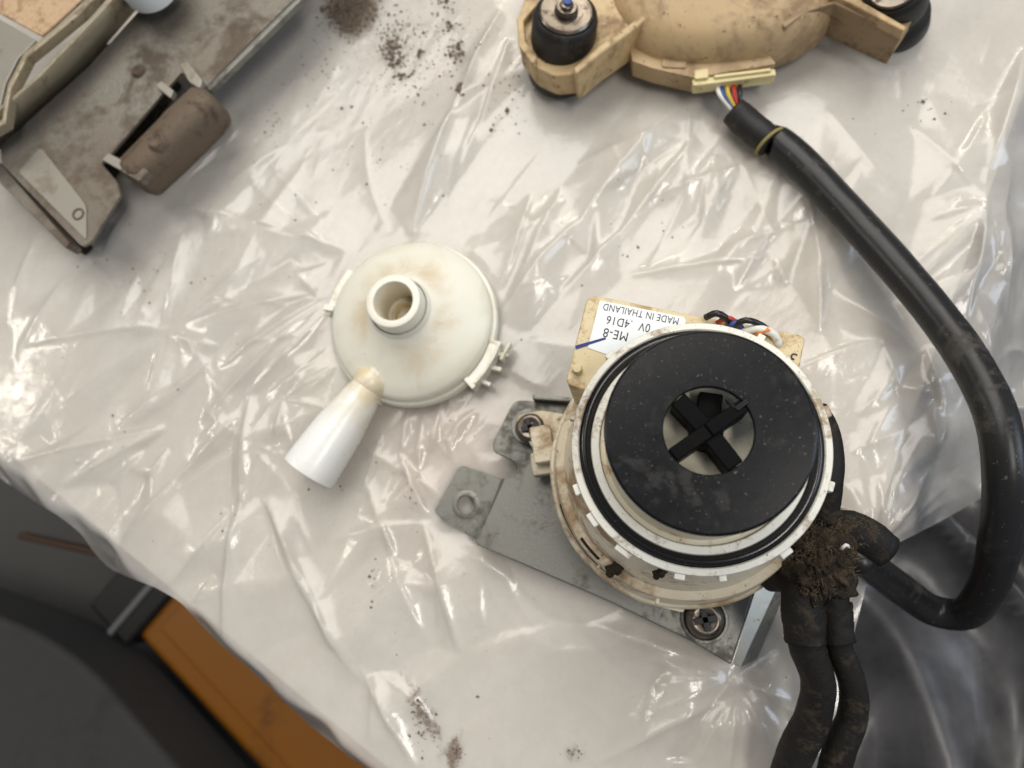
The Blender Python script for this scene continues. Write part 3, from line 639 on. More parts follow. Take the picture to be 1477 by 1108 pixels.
# bent right end: caught light painted into the slope's paler steel, then the wall below
e0, e1 = P(1094, 836, ZB-.0004), P(1055, 957, ZB-.0004); s0, s1 = P(1131, 828, ZB-.0055), P(1068, 963, ZB-.0025); w0, w1 = P(1134, 852, ZB-.013), P(1092, 950, ZB-.014)
obj('bend_face', prism(BM(), [e0, e1, s1, s0], .0014), M['lit_zinc_steel'], bracket, bevel=.0004)
obj('end_wall', prism(BM(), [s0, s1, w1, w0], .0014), M['zinc_steel'], bracket, bevel=.0004)
obj('upright_tab', slab_px([(768, 569, ZB+.006), (832, 574, ZB+.006), (832, 580, ZB+.006), (768, 576, ZB+.006)], ZB+.006, .008), M['zinc_steel'], bracket, bevel=.0004)
foot = BM(); prism(foot, [P(x, y, ZB-.0018) for x, y in round_poly([(770, 620), (1080, 690), (1030, 880), (800, 770)], 20, 3)], ZB-.0035); obj('foot_block', foot, M['zinc_steel'], bracket, bevel=.001)

# housing
def hw(a, h): return .004*math.sin(3*a+1)+.003*math.sin(9*a)
housing = obj('housing', lathe(BM(), [(0, .022), (.050, .0222), (.0518, .024), (.0530, .030), (.0535, .044), (.0532, .0466), (.0526, .0476), (.0517, .0480), (.0514, .0490), (.0494, .064), (.0488, .0660), (.0476, .0668), (.0456, .0676), (.0450, .0690), (.0400, .092), (.0378, .100), (.0370, .106), (.0358, .1095)], A(0), n=128, wob=hw), M['cream_plastic'], pump, angle=28)
def ear(px, py, w, h, z, t, rz, name='ear', m='cream_plastic', bev=.0008):
    c = P(px, py, z); bm = BM(); box(bm, c-V(0, 0, t/2), (w, h, t), rz); return obj(name, bm, M[m], housing, bevel=bev)
ear(782, 640, .009, .016, .036, .014, .15, 'clip_lug'); ear(782, 668, .0095, .010, .030, .008, .15, 'clip_foot')
obj('screw_boss', slab_px(round_poly([(742, 600), (780, 592), (850, 604), (850, 660), (770, 650)], [10, 6, 2, 2, 8], 3), .0265, .006), M['cream_plastic'], housing, bevel=.0008)
obj('screw_boss', slab_px(round_poly([(868, 830), (922, 868), (986, 884), (992, 858), (1010, 800), (900, 790)], [4, 6, 4, 2, 2, 2], 3), .044, .022), M['cream_plastic'], housing, bevel=.0012)
# ribs and raised webs on the housing shoulder
for a_deg, r0, r1, z0, w in ((228, .043, .0508, .0540, .0012), (256, .043, .0520, .0520, .0014)):
    a = math.radians(a_deg); mid = pol((r0+r1)/2, a, z0+.004); bm = BM(); box(bm, mid, (r1-r0, w, .010), a); obj('rib', bm, M['cream_plastic'], housing, bevel=.0004)
for q, (rr, hh, a0, a1) in enumerate(((.0496, .0600, 196, 232), (.0478, .0668, 214, 226))):
    obj('moulding_line', tube(BM(), [(*pol(rr, math.radians(a0+(a1-a0)*k/10), hh), .0006) for k in range(11)], 8, .002), M['grime_and_shade'], housing, angle=180)
for a_deg, r, z, w in ((234, .0468, .0712, .0030), (252, .0405, .100, .002)):
    p = pol(r, math.radians(a_deg), z); bm = BM(); lathe(bm, [(0, .0009), (w*.7, .001), (w, -.0005), (w*1.05, -.003)], p, n=24, wob=lambda a, h: .25*math.sin(2*a+.6)+.14*math.sin(5*a)+.08*math.sin(9*a)); obj('grease_lump', bm, M['grime_and_shade'], housing, angle=180)
# screws
for px, py, r, sp in ((766, 618, .0070, .35), (1016, 893, .0078, .2)):
    c = P(px, py, .0237 if px < 800 else .0190); s = screw('screw', c-V(0, 0, 0), r, .0042, bracket, spin=sp)
bm = BM(); c = P(1016, 893, ZB); lathe(bm, [(.0080, .0002), (.0086, .0014), (.0096, .0014), (.0100, .0002)], c, n=48); obj('washer', bm, M['zinc_steel'], bracket)
bm = BM(); c = P(766, 618, ZB); lathe(bm, [(0, .0066), (.0080, .0066), (.0083, .0060), (.0083, 0)], c, n=48); obj('washer', bm, M['zinc_steel'], bracket)

# flange, O-ring groove, inner ring
flange = obj('flange', lathe(BM(), [(.0362, .1095), (.0382, .1100), (.0388, .1108), (.0389, .1195), (.0386, .1202), (.0368, .1203), (.0364, .1198), (.0363, .1165), (.0330, .1165), (.0328, .1200), (.0325, .1206), (.0304, .1207), (.0301, .1203), (.0300, .1170), (.0284, .1165)], A(0), n=160), M['flange_plastic'], pump, angle=35)
for k, a_deg in enumerate((199, 214, 233, 259, 277, 306, 341, 14, 58, 131, 165)):
    a = math.radians(a_deg); w = (.0046 if k in (1, 2, 5) else .0030)*random.uniform(.7, 1.3); bm = BM(); box(bm, pol(.0393, a, .1162), (.0026, w, .0058+random.uniform(-.001, .0005)), a); obj('tooth', bm, M['flange_plastic'], flange, bevel=.0004)
# skirt: inner ring is stained
obj('inner_ring', lathe(BM(), [(.0299, .1160), (.0299, .1195), (.0293, .1199), (.0284, .1200), (.0276, .122), (.0262, .1355), (.0256, .1364), (.014, .1367), (.0, .1367)], A(0), n=128), M['ring_plastic'], pump, angle=32)
obj('o_ring', torus(BM(), A(.1190), .0346, .0017, n=160), M['o_ring_rubber'], pump, angle=180)


# impeller
imp = empty('impeller', (0, 0, 0)); imp.parent = pump
RS, RE, ZS = .0279, .0119, .1485
obj('shroud', lathe(BM(), [(RE+.0003, ZS-.0022), (RE, ZS-.0016), (RE, ZS-.0003), (RE+.0003, ZS), (RE+.004, ZS), (RS-.006, ZS-.0001), (RS-.0008, ZS-.0002), (RS-.0002, ZS-.0005), (RS, ZS-.0010), (RS-.0001, ZS-.0024), (RS-.0006, ZS-.0027)], A(0), n=160, close=True), M['black_plastic'], imp, angle=25)
obj('hub', lathe(BM(), [(.0046, .1345), (.0042, .1466), (.0036, .1474), (.0018, .1476), (.0012, .146), (0, .146)], A(0), n=40), M['impeller_plastic'], imp)
for a_deg, w, zt, r1 in ((34, .0040, .1489, .0117), (214, .0040, .1487, .0117), (130, .0050, .1478, .0117), (304, .0050, .1476, .0117), (80, .0066, .1425, .0117)):
    a = math.radians(a_deg); bm = BM(); ln = r1; box(bm, pol(ln/2, a, (zt+.1366)/2), (ln, w, zt-.1366), a); obj('vane', bm, M['impeller_plastic'], imp, bevel=.0005)
a = math.radians(36); bm = BM(); box(bm, pol(.0112, a, .1488), (.0044, .0014, .0012), a); box(bm, pol(.0094, a+.22, .1484), (.0012, .0036, .0012), a); obj('blade_tip', bm, M['black_plastic'], imp, bevel=.0003)

# stator block with its label behind the flange
ZT = .098
cA, cB, cC = P(848, 424, ZT), P(1162, 486, ZT), P(828, 556, ZT)
ux = (cB-cA).normalized(); uy = V(ux.y, -ux.x, 0)
def blk(u, v, z=ZT): return cA+ux*u+uy*v+V(0, 0, z-ZT)
Wd = (cB-cA).length
bp = round_poly([(0, 0), (Wd*.60, 0), (Wd*.62, -.0004), (Wd, -.0004), (Wd, .040), (0.0, .034)], [.0035, .001, .001, .002, .002, .003], 4)
stator = obj('stator_cover', prism(BM(), [blk(x, y) for x, y in bp], ZT-.030), M['stator_plastic'], pump, bevel=.0007)
obj('stator_core', prism(BM(), [blk(x, y, .0295) for x, y in ((.004, .004), (Wd-.004, .008), (Wd-.004, .05), (.004, .05))], .008), M['zinc_steel'], pump, bevel=.001)
bm = BM(); cpos = blk(.003, .028, ZT+.0012); lathe(bm, [(0, .002), (.0015, .0018), (.0018, 0), (.0018, -.003)], cpos, n=20); obj('pip', bm, M['stator_plastic'], stator)
lb = [blk(.0047, .0016, ZT+.0003), blk(.0345, .0016, ZT+.0003), blk(.0355, .0026, ZT+.0003), blk(.0355, .0235, ZT+.0003), blk(.0047, .0195, ZT+.0003)]
label = obj('label_sticker', prism(BM(), lb, .0002), M['label_paper'], stator, smooth=False)
def text(s, u, v, size, m, sx=1.0):
    cu = bpy.data.curves.new('print', 'FONT'); cu.body = s; cu.size = size; cu.extrude = .00002; cu.align_x = 'RIGHT'
    cu.space_character = 1.08
    cu.materials.append(M[m]); o = bpy.data.objects.new('print', cu); COL.objects.link(o); o.parent = label
    o.location = blk(u, v, ZT+.00035)-world_loc(label); o.rotation_euler = (0, 0, math.atan2(-ux.y, -ux.x)); o.scale = (sx, 1, 1)
    dg = bpy.context.evaluated_depsgraph_get(); dg.update(); me = bpy.data.meshes.new_from_object(o.evaluated_get(dg)); loc, rot, scl = o.location.copy(), o.rotation_euler.copy(), o.scale.copy()
    bpy.data.objects.remove(o); o = bpy.data.objects.new('print', me); COL.objects.link(o); o.parent = label; o.location = loc; o.rotation_euler = rot; o.scale = scl
    return o
text('MADE IN THAILAND', .0064, .0024, .0036, 'print_ink', .76)
text('0V  .4D16', .0086, .0066, .0044, 'print_ink', .80)
text('ME-8', .0086, .0112, .0048, 'print_ink', .84)
i0, i1 = blk(.0004, .0203, ZT+.0004), blk(.0100, .0148, ZT+.0004); dd = (i1-i0).normalized(); nn = V(-dd.y, dd.x, 0)*.00065
obj('pen_stroke', prism(BM(), [i0-nn, i1-nn*.6, i1+nn*.6, i0+nn], .00025), M['blue_ink'], stator, smooth=False)
# lead wires over the cover edge
def wire(name, pts, r, m, parent): return obj(name, tube(BM(), [R4(*p, r) for p in pts], 10, .0015), M[m], parent, angle=180)
wire('lead_wire', [(1018, 458, ZT+.002), (1034, 452, ZT+.005), (1050, 462, ZT+.002), (1060, 480, ZT-.002)], .0012, 'black_wire', stator)
wire('lead_wire', [(1034, 466, ZT+.001), (1050, 458, ZT+.003), (1066, 468, ZT+.001)], .0008, 'red_wire', stator)
wire('lead_wire', [(1056, 470, ZT+.001), (1076, 462, ZT+.005), (1096, 468, ZT+.003), (1112, 480, ZT-.001)], .0011, 'black_wire', stator)
wire('lead_wire', [(1052, 472, ZT+.002), (1062, 464, ZT+.003), (1072, 476, ZT+.001)], .0009, 'blue_wire', stator)
wire('lead_wire', [(1070, 480, ZT+.001), (1092, 474, ZT+.003), (1116, 482, ZT+.002), (1124, 500, ZT-.001)], .0014, 'white_wire', stator)
wire('lead_wire', [(1090, 484, ZT+.002), (1106, 476, ZT+.0035), (1120, 486, ZT+.001)], .0009, 'orange_wire', stator)
cu = text('3', Wd-.0040, .0065, .0058, 'print_ink', 1.0)
cu.parent = stator; cu.location = blk(Wd-.0040, .0065, ZT+.00015)-world_loc(stator)

# ------------------------------------------------------------------ cables at the pump
harness = empty('cable_harness', tuple(P(1185, 800, .03)), 'grimy black cables tied in a lint covered knot beside the pump', 'cable')
def sleeve(name, rows, lump=.06, m='grimy_sleeve', n=22, flat=1.0): return obj(name, tube(BM(), [R4(*r) for r in rows], n, .0022, lump, 160, flat), M[m], harness, angle=180)
sleeve('cable', [(1176, 590, .085, .0040), (1189, 620, .082, .0048), (1195, 660, .080, .0052), (1193, 700, .078, .0052), (1186, 748, .070, .0054)], .04)
sleeve('cable', [(1110, 826, .046, .0070), (1150, 822, .056, .0080), (1180, 800, .060, .0085)], .08)
sleeve('cable_sleeve', [(1176, 782, .060, .0056), (1214, 760, .064, .0062), (1248, 772, .064, .0066), (1280, 796, .059, .0062)], .08, flat=.62)
sleeve('cable_sleeve', [(1160, 815, .062, .0064), (1157, 870, .060, .0072), (1163, 930, .054, .0064), (1180, 985, .046, .0062), (1172, 1035, .036, .0066), (1146, 1092, .026, .0070), (1122, 1180, .010, .0072)], .05)
sleeve('cable_sleeve', [(1206, 815, .058, .0056), (1201, 870, .056, .0056), (1210, 930, .050, .0048), (1229, 985, .042, .0050), (1230, 1032, .034, .0055), (1210, 1085, .026, .0060), (1186, 1180, .010, .0062)], .05)
for px, py, z, r_, d_ in ((1160, 900, .057, .0074, (0, 1, .25)), (1206, 900, .053, .0060, (-.1, 1, .25))):
    p = P(px, py, z); obj('tape_band', tube(BM(), [(*(p-Vector(d_)*.006), r_*.98), (*p, r_), (*(p+Vector(d_)*.007), r_*1.04)], 22, .001, .10, 320), M['grimy_sleeve'], harness, angle=180)
# knot
def knot():
    bm = BM(); bmesh.ops.create_icosphere(bm, subdivisions=6, radius=1)
    c = P(1182, 802, .066)
    for v in bm.verts:
        d = v.co.normalized(); k = 1+.24*mnoise.noise(d*2.2)+.18*mnoise.noise(d*5)+.12*mnoise.noise(d*13)+.07*mnoise.noise(d*31)
        v.co = c+V(d.x*.0105*k, d.y*.0150*k, d.z*.0090*k)
    return obj('knot', bm, M['grime_and_shade'], harness, angle=180)
kn = knot()
for px, py, z, r_, d_ in ((1184, 838, .062, .0118, (.1, 1, .1)), (1180, 812, .064, .0124, (-.25, 1, .15)), (1188, 778, .067, .0104, (.35, 1, .1))):
    p = P(px, py, z); d_ = Vector(d_).normalized(); obj('tape_wrap', tube(BM(), [(*(p-d_*.0042), r_*.90), (*(p-d_*.003), r_), (*(p+d_*.003), r_*1.02), (*(p+d_*.0042), r_*.9)], 36, .0006, .16, 260, flat=.72), M['grime_and_shade'], harness, angle=180)
def lint():
    bm = BM()
    def hair(p, d, L, r):
        pts = []; q = p.copy(); v = d.normalized(); cur = Vector((random.gauss(0, 1), random.gauss(0, 1), random.gauss(0, 1)))*.7
        for k in range(5): pts.append(q.copy()); v = (v+cur*.22+V(0, 0, -.05)).normalized(); q = q+v*(L/4)
        s = v.cross(V(random.gauss(0, 1), random.gauss(0, 1), random.gauss(0, 1))).normalized()*r; t = v.cross(s).normalized()*r
        rings = [[bm.verts.new(x+o*(1-.2*i)) for o in (s, -s*.5+t*.87, -s*.5-t*.87)] for i, x in enumerate(pts)]
        for a, b in zip(rings[:-1], rings[1:]):
            for k in range(3): bm.faces.new((a[k], a[(k+1) % 3], b[(k+1) % 3], b[k]))
    for (cx, cy, z, rx, ry, rz, n) in ((1184, 770, .070, .011, .012, .006, 1300), (1160, 790, .070, .008, .007, .006, 700), (1200, 800, .068, .010, .010, .008, 600), (1180, 835, .068, .007, .007, .006, 450), (1190, 745, .070, .006, .007, .005, 500), (1226, 768, .068, .010, .006, .006, 420)):
        c = P(cx, cy, z)
        for k in range(n):
            d = V(random.gauss(0, 1), random.gauss(0, 1), random.gauss(.4, .8)).normalized()
            p = c+V(d.x*rx, d.y*ry, d.z*rz)*random.uniform(.75, 1.0); tuft = mnoise.noise(p*260)
            if tuft < -.12: continue
            hair(p, d*.35+V(mnoise.noise(p*300+V(5, 0, 0)), mnoise.noise(p*300+V(0, 9, 0)), .1)*2.2+V(random.gauss(0, .5), random.gauss(0, .5), 0), random.uniform(.0006, .0024)*(1+tuft), random.uniform(.00006, .00020))
    o = obj('lint', bm, M['lint'], harness, angle=180); o['kind'] = 'stuff'; return o
lint()
wire('scrap', [(1214, 792, .0775), (1220, 786, .079), (1224, 789, .0775)], .0006, 'white_wire', harness)

# ------------------------------------------------------------------ long black hose
hose = empty('wiring_hose', tuple(P(1290, 370, 0)), 'long smooth black hose curving from the tan motor round to the pump', 'hose')
rows = [(1108, 205, .0115, .0072), (1122, 207, .0115, .0080), (1160, 240, .013, .0081), (1230, 315, .017, .0080), (1310, 405, .025, .0078), (1386, 502, .036, .0077), (1434, 592, .044, .0077), (1449, 680, .043, .0077), (1445, 760, .030, .0078), (1428, 838, .004, .0077), (1394, 884, -.020, .0072), (1345, 880, -.028, .0070), (1300, 850, -.016, .0070), (1262, 822, .014, .0066), (1232, 805, .038, .0062)]
obj('hose_tube', tube(BM(), [R4(*r) for r in rows], 32, .003, .03, 45), M['hose_rubber'], hose, angle=180)
obj('tape_wrap', tube(BM(), [R4(*r) for r in ((1058, 160, .013, .0068), (1075, 176, .0120, .0073), (1100, 197, .0117, .0072), (1112, 206, .0116, .0070))], 26, .002, .05, 150), M['rubber'], hose, angle=180)
a, b = P(1104, 199, .0127), P(1116, 211, .0127)
obj('tie', torus(BM(), (a+b)/2, .0079, .0008, 48, 10, axis=(b-a)), M['twine'], hose, angle=180)
for m, o_ in (('blue_wire', 0), ('yellow_wire', 8), ('red_wire', 18), ('black_wire', 27), ('white_wire', -6)):
    wire('lead_wire', [(1040+o_, 122, .016), (1043+o_*.9, 136, .018), (1052+o_*.6, 150, .016), (1064+o_*.4, 166, .014)], .0011, m, hose)

# ------------------------------------------------------------------ white pump cover
cc = P(594, 463, .012); CX, CY = cc.x, cc.y
cover = empty('pump_cover', (CX, CY, 0), 'round white plastic pump cover with a centre port and flared spout', 'pump cover')
def B(h): return (CX, CY, h)
k = .0425
obj('dome', lathe(BM(), [(k*.90, .004), (k*.955, .0085), (k*.957, .0125), (k*.945, .0150), (k*.91, .0168), (k*.80, .0200), (k*.60, .0246), (k*.42, .0290), (k*.355, .0312), (k*.325, .0345)], B(0), n=128), M['cover_plastic'], cover, angle=30)
obj('port', lathe(BM(), [(k*.325, .0300), (k*.312, .0345), (k*.304, .0412), (k*.294, .0424), (k*.28, .0427), (k*.222, .0425), (k*.212, .0416), (k*.205, .026), (k*.20, .022), (k*.10, .0205), (0, .020)], B(0), n=96), M['cover_plastic'], cover, angle=32)
obj('port_step', lathe(BM(), [(k*.15, .018), (k*.15, .0262), (k*.135, .0265), (k*.13, .0205)], (CX+.0012, CY-.001, 0), n=48), M['stator_plastic'], cover)
rim = obj('rim', lathe(BM(), [(k*.93, .0035), (k*.99, .0035), (k*1.0, .0050), (k*1.0, .0092), (k*.985, .0102), (k*.955, .0104)], B(0), n=128), M['cover_plastic'], cover, angle=40)
s0, s1 = P(533, 556, .0150), P(445, 682, .0158); ax = s1-s0; L = ax.length
obj('spout', lathe(BM(), [(.0074, -.008), (.0080, .002), (.0092, L*.15), (.0120, L*.5), (.0132, L*.86), (.0134, L*.97), (.0132, L), (.0119, L+.0001), (.0115, L-.003), (.0105, L*.6), (.0070, L*.2), (0, L*.15)], s0, ax, n=64), M['spout_white'], cover, angle=40)
obj('spout_collar', lathe(BM(), [(.0076, -.004), (.0089, -.002), (.0087, .003), (.0080, .004)], s0-ax.normalized()*.002, ax, n=48), M['spout_white'], cover)
def cbox(px, py, z, size, rz, name='clip', bev=.0005): bm = BM(); box(bm, P(px, py, z), size, rz); return obj(name, bm, M['white_plastic'], cover, bevel=bev)
def arc(r0, r1, z0, z1, a0, a1, name, n=14):
    bm = BM(); ps = []
    for j in range(n+1): t = math.radians(a0+(a1-a0)*j/n); ps.append(V(CX+r1*math.cos(t), CY+r1*math.sin(t), z1))
    for j in range(n, -1, -1): t = math.radians(a0+(a1-a0)*j/n); ps.append(V(CX+r0*math.cos(t), CY+r0*math.sin(t), z1))
    return obj(name, prism(bm, ps, z1-z0), M['white_plastic'], cover, bevel=.0005)
# clip at lower right: block with two prongs
arc(k*.965, k*1.07, .005, .0125, -47, -17, 'clip')
cl = arc(k*1.07, k*1.10, .005, .0140, -46, -18, 'clip_wall')
arc(k*.97, k*1.12, .006, .0140, -49, -46, 'clip_end'); arc(k*.97, k*1.10, .006, .0130, -18, -16, 'clip_end')
for a_deg in (-22, -31, -41):
    a = math.radians(a_deg); bm = BM(); box(bm, V(CX+k*1.14*math.cos(a), CY+k*1.14*math.sin(a), .007), (.006, .0022, .005), a+.25); obj('prong', bm, M['white_plastic'], cover, bevel=.0005)
a = math.radians(-20); bm = BM(); box(bm, V(CX+k*1.17*math.cos(a), CY+k*1.17*math.sin(a), .008), (.0015, .010, .007), a-.15); obj('prong', bm, M['white_plastic'], cover, bevel=.0005)
# tab on the upper left
arc(k*.97, k*1.07, .004, .0115, 139, 168, 'tab'); arc(k*1.05, k*1.10, .004, .0090, 150, 172, 'tab_edge'); arc(k*.99, k*1.12, .004, .012, 166, 170, 'tab_end')
arc(k*1.0, k*1.035, .0035, .0075, -128, -112, 'tab')

# ------------------------------------------------------------------ tan motor mount at the top
mount = empty('motor_mount', tuple(P(1030, 60, 0)), 'dirty tan plastic motor with two arms on black rubber feet', 'motor')
ZA = .036
def extr(pts, z, t, name, m='tan_plastic', bev=.0012, par=mount): return obj(name, slab_px(pts, z, t), M[m], par, bevel=bev)
# left arm: top plate and the wall round it
arm = extr(round_poly([(748, 22), (752, 70), (770, 96), (800, 110), (831, 107), (868, 76), (905, 50), (950, 22), (1000, 0), (1060, -60), (1000, -140), (860, -120), (770, -40)], [8, 8, 6, 6, 2, 3, 3, 6, 2, 2, 2, 2, 8], 3), ZA-.006, .016, 'arm')
extr([(831, 107), (868, 76), (905, 50), (945, 18), (1000, -20), (996, -27), (940, 8), (900, 40), (862, 66), (826, 98)], ZA, .022, 'arm_wall')
extr(round_poly([(745, 26), (760, 8), (800, -20), (804, -12), (770, 12), (755, 30), (758, 60), (775, 84), (768, 92), (748, 66)], 3, 2), ZA-.002, .016, 'arm_wall')
# right arm
arm2 = extr(round_poly([(1130, 30), (1215, 2), (1304, 46), (1330, 10), (1260, -60), (1100, -120), (1040, 0)], [2, 4, 4, 6, 2, 2, 2], 3), ZA-.008, .016, 'arm')
extr([(1196, -12), (1210, -4), (1304, 45), (1308, 38), (1216, -14), (1200, -24)], ZA+.003, .006, 'arm_wall', bev=.0008)
wl = [P(1120, 30, ZA), P(1205, -4, ZA), P(1304, 46, ZA), P(1300, 50, ZA), P(1203, 3, ZA), P(1120, 38, ZA)]
obj('side_wall', slab_px([(1128, 34), (1160, 12), (1205, 0), (1304, 46), (1302, 50), (1204, 5), (1162, 18), (1132, 40)], ZA, .022), M['dirty_tan'], mount, bevel=.0008)
# central body: a rounded bell
def bell():
    bm = BM(); c = P(1035, -6, 0); X_, Y_ = .056, .053; n = 72; prof = [(1.04, .010), (1.06, .014), (1.05, .026), (.98, .034), (.90, .0375), (.80, .0395), (.62, .043), (.40, .0455), (.2, .0465), (0, .0467)]
    rings = []
    for r, h in prof:
        if r == 0: rings.append([bm.verts.new((c.x, c.y, h))]); continue
        ring = []
        for i in range(n):
            a = 2*math.pi*i/n; ca, sa = math.cos(a), math.sin(a); q = (abs(ca)**2.6+abs(sa)**2.6)**(-1/2.6)
            ring.append(bm.verts.new((c.x+X_*r*q*ca, c.y+Y_*r*q*sa, h)))
        rings.append(ring)
    for a, b in zip(rings[:-1], rings[1:]):
        for i in range(n):
            j = (i+1) % n
            bm.faces.new((a[i], a[j], b[j], b[i]) if len(b) > 1 else (a[i], a[j], b[0]))
    return obj('motor_bell', bm, M['shell'], mount, angle=50)
bell()
extr(round_poly([(905, 50), (950, 30), (1010, 60), (1100, 68), (1120, 92), (1000, 112), (940, 98), (912, 88)], [3, 3, 6, 6, 4, 4, 4, 3], 3), .022, .012, 'front_skirt', 'shell', .0045)
extr(round_poly([(958, 62), (992, 60), (990, 98), (954, 96)], 3, 2), .0232, .004, 'square_boss', 'shell', bev=.0006)
# connector
con = extr(round_poly([(998, 114), (1118, 99), (1120, 108), (1000, 124)], 2, 2), .021, .007, 'connector', 'connector_plastic', .0006)
extr(round_poly([(1000, 101), (1022, 98), (1022, 112), (1002, 114)], 2, 2), .0228, .008, 'connector_latch', 'connector_plastic', .0005, con)
extr(round_poly([(1030, 108), (1112, 98), (1112, 102), (1030, 112)], 1, 2), .0225, .004, 'connector_ridge', 'connector_plastic', .0004, con)
# rubber feet
def rubber_foot(pb, pt, zt, r, bolt=True):
    b, t = P(*pb, 0.003), P(*pt, zt); ax = t-b; L = ax.length
    f = obj('rubber_foot', lathe(BM(), [(0, 0), (r*.92, 0), (r*1.02, L*.05), (r*1.04, L*.28), (r*.9, L*.34), (r*.84, L*.42), (r*.98, L*.52), (r*1.02, L*.60), (r*1.0, L*.86), (r*.95, L*.93), (r*.86, L*.95), (r*.84, L*.93), (0, L*.93)], b, ax, n=64), M['rubber'], mount, angle=50)
    if bolt:
        obj('cap', lathe(BM(), [(r*.83, L*.92), (r*.82, L*.965), (r*.76, L*.985), (r*.40, L*.975), (0, L*.975)], b, ax, n=64), M['screw_steel'], f)
        obj('bolt', lathe(BM(), [(r*.36, L*.97), (r*.35, L*1.02), (r*.30, L*1.05), (r*.20, L*1.05), (r*.19, L*1.08), (r*.14, L*1.09), (0, L*1.09)], b, ax, n=24), M['screw_steel'], f)
        obj('bolt_thread', lathe(BM(), [(r*.13, L*1.08), (r*.13, L*1.12), (0, L*1.13)], b, ax, n=20), M['blue_wire'], f)
    return f
rubber_foot((806, 110), (817, 14), .047, .0158)
rubber_foot((1296, 40), (1290, -24), .040, .0138)

# ------------------------------------------------------------------ rusty steel channel at the upper left
chan = empty('steel_bracket', tuple(P(120, 200, 0)), 'rust stained galvanised steel bracket in the upper left corner', 'bracket')
def st(pts, z, t, name, m, bev=.0007, par=chan): return obj(name, slab_px(pts, z, t), M[m], par, bevel=bev)
ZP = .034
plate = st(round_poly([(2, 236), (118, 356), (130, 350), (174, 282), (168, 262), (146, 236), (160, 222), (240, 128), (262, 104), (296, 126), (432, -10), (520, -110), (330, -140), (200, 16), (128, 96), (0, 212)], [1, 5, 5, 4, 3, 2, 2, 2, 3, 3, 2, 2, 2, 2, 2, 2], 3), ZP, .0018, 'face_plate', 'rusty_steel')
st([(-40, 208), (6, 242), (100, 350), (94, 358), (-2, 262), (-46, 226)], ZP-.004, .010, 'folded_lip', 'rusty_steel')
st([(296, 126), (434, -10), (440, -6), (302, 131)], ZP-.0005, .004, 'edge_flange', 'zinc_steel', .0005)
st(round_poly([(26, 248), (58, 212), (124, 296), (124, 346)], [4, 6, 8, 4], 3), ZP+.0007, .001, 'embossed_panel', 'worn_steel_plate', .0005)
bm = BM(); c = P(113, 309, ZP+.0007); lathe(bm, [(0, -.0002), (.0022, -.0001), (.0025, .0006), (.0032, .0006), (.0034, 0)], c, n=28); obj('rivet_hole', bm, M['rust'], chan)
# rusty hook tab: a rounded pillow with a raised ridge
def hook():
    bm = BM(); a, b = P(172, 236, ZP), P(284, 124, ZP); ax = b-a; L = ax.length; u = ax.normalized(); o = V(u.y, -u.x, 0)
    sec = [(-.002, -.004), (-.001, .0012), (.004, .0038), (.010, .0054), (.0145, .0056), (.0185, .0044), (.0215, .0014), (.0228, -.003), (.0226, -.009), (.0205, -.015), (.0165, -.020), (.006, -.022)]
    rings = []
    for t, s_, dz in ((-.035, .72, -.003), (0, .93, -.0008), (.04, 1.0, 0), (.3, 1.03, .0003), (.55, 1.04, 0), (.62, 1.06, .0006), (.85, 1.03, 0), (.96, .99, 0), (1.0, .92, -.001), (1.03, .74, -.003)):
        rings.append([bm.verts.new(a+u*(L*t)+o*(w*s_*.88)+V(0, 0, z*s_+dz+.0006*mnoise.noise(V(t*6, w*200, z*200)))) for w, z in sec])
    n = len(sec); fs = []
    for p, q in zip(rings[:-1], rings[1:]):
        for i in range(n): fs.append(bm.faces.new((p[i], p[(i+1) % n], q[(i+1) % n], q[i])))
    fs.append(bm.faces.new(rings[0])); fs.append(bm.faces.new(rings[-1])); bmesh.ops.recalc_face_normals(bm, faces=fs)
    return obj('hook_tab', bm, M['rust'], chan, angle=38)
hk = hook()
st(round_poly([(172, 246), (186, 226), (214, 246), (200, 262)], 3, 2), ZP+.004, .006, 'hook_leg', 'rusty_steel', .0008)
st(round_poly([(146, 230), (156, 220), (182, 234), (174, 246)], 2, 2), ZP+.003, .003, 'bent_ear', 'worn_steel_plate', .0006)
st(round_poly([(258, 92), (270, 88), (292, 116), (288, 128), (272, 118)], 3, 2), ZP+.004, .004, 'bent_ear', 'worn_steel_plate', .0006)
st(round_poly([(224, 124), (232, 116), (250, 130), (246, 142)], 2, 2), ZP+.004, .004, 'bent_ear', 'worn_steel_plate', .0006)
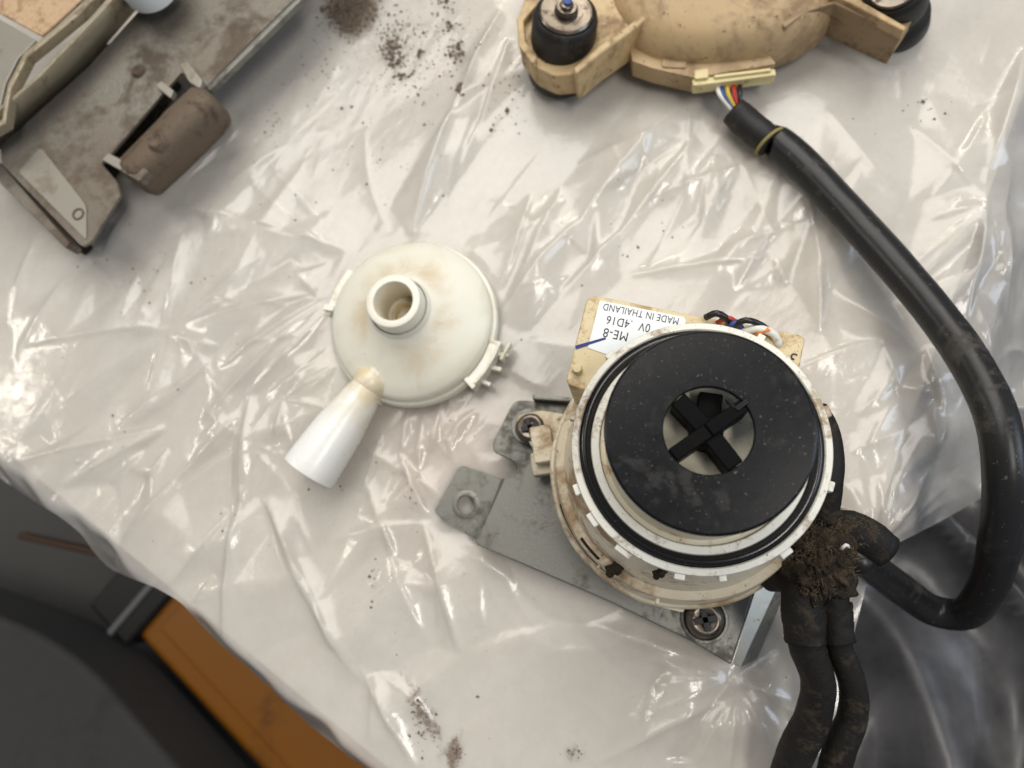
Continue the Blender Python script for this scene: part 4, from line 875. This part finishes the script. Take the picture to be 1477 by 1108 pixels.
for px, py, r in ((228, 206, .0040), (201, 104, .003)):
    bm = BM(); c = P(px, py, ZP+.0054 if py > 150 else ZP); lathe(bm, [(r*1.3, -.001), (r*1.1, .0012), (r*.8, .0022), (r*.5, .0012), (0, .0008)], c, n=32, wob=lambda a, h: .10*math.sin(2*a)+.05*math.sin(5*a+2)); obj('rust_nodule', bm, M['rust'], chan)
# channel wall, its rolled rim and the inner faces
wall_lo = [P(-60, 268, ZP-.001), P(0, 208, ZP-.001), P(126, 96, ZP-.001), P(190, 22, ZP-.001), P(330, -140, ZP-.001)]
wall_hi = [P(-70, 210, .052), P(14, 150, .052), P(60, 110, .052), P(158, 6, .052), P(290, -150, .052)]
bm = BM(); lo = [bm.verts.new(p) for p in wall_lo]; hi = [bm.verts.new(p) for p in wall_hi]
for i in range(4): bm.faces.new((lo[i], lo[i+1], hi[i+1], hi[i]))
o = obj('channel_wall', bm, M['dusty_steel'], chan, angle=60); s_ = o.modifiers.new('thickness', 'SOLIDIFY'); s_.thickness = .0018; s_.offset = -1
rim_px = [(-60, 208), (2, 172), (10, 122), (34, 76), (112, 12), (240, -130)]
st([(x, y) for x, y in rim_px]+[(x+5, y+6) for x, y in rim_px[::-1]], .0545, .006, 'rolled_rim', 'dusty_steel', .0008)
st([(-80, 30), (-10, 22), (52, 58), (26, 84), (8, 120), (-4, 170), (-90, 220)], .051, .002, 'inner_plate', 'worn_steel_plate')
st([(-60, -60), (-6, 16), (60, 52), (130, -12), (180, -80)], .0525, .002, 'coated_panel', 'beige_coating')
bm = BM(); c = P(200, -42, .058); lathe(bm, [(0, .003), (.0135, .003), (.0152, .0022), (.0156, 0), (.0156, -.012), (.0, -.012)], c, n=56); obj('plastic_cap', bm, M['spout_plastic'], chan)
st([(0, 262), (92, 352), (104, 340), (20, 244)], ZP-.014, .018, 'shade_slab', 'grime_and_shade', .001)  # added dark slab standing in for the shadow under the plate
st([(40, 250), (110, 300), (250, 110), (150, 60), (-20, 200)], .012, .010, 'under_block', 'grime_and_shade', .001)
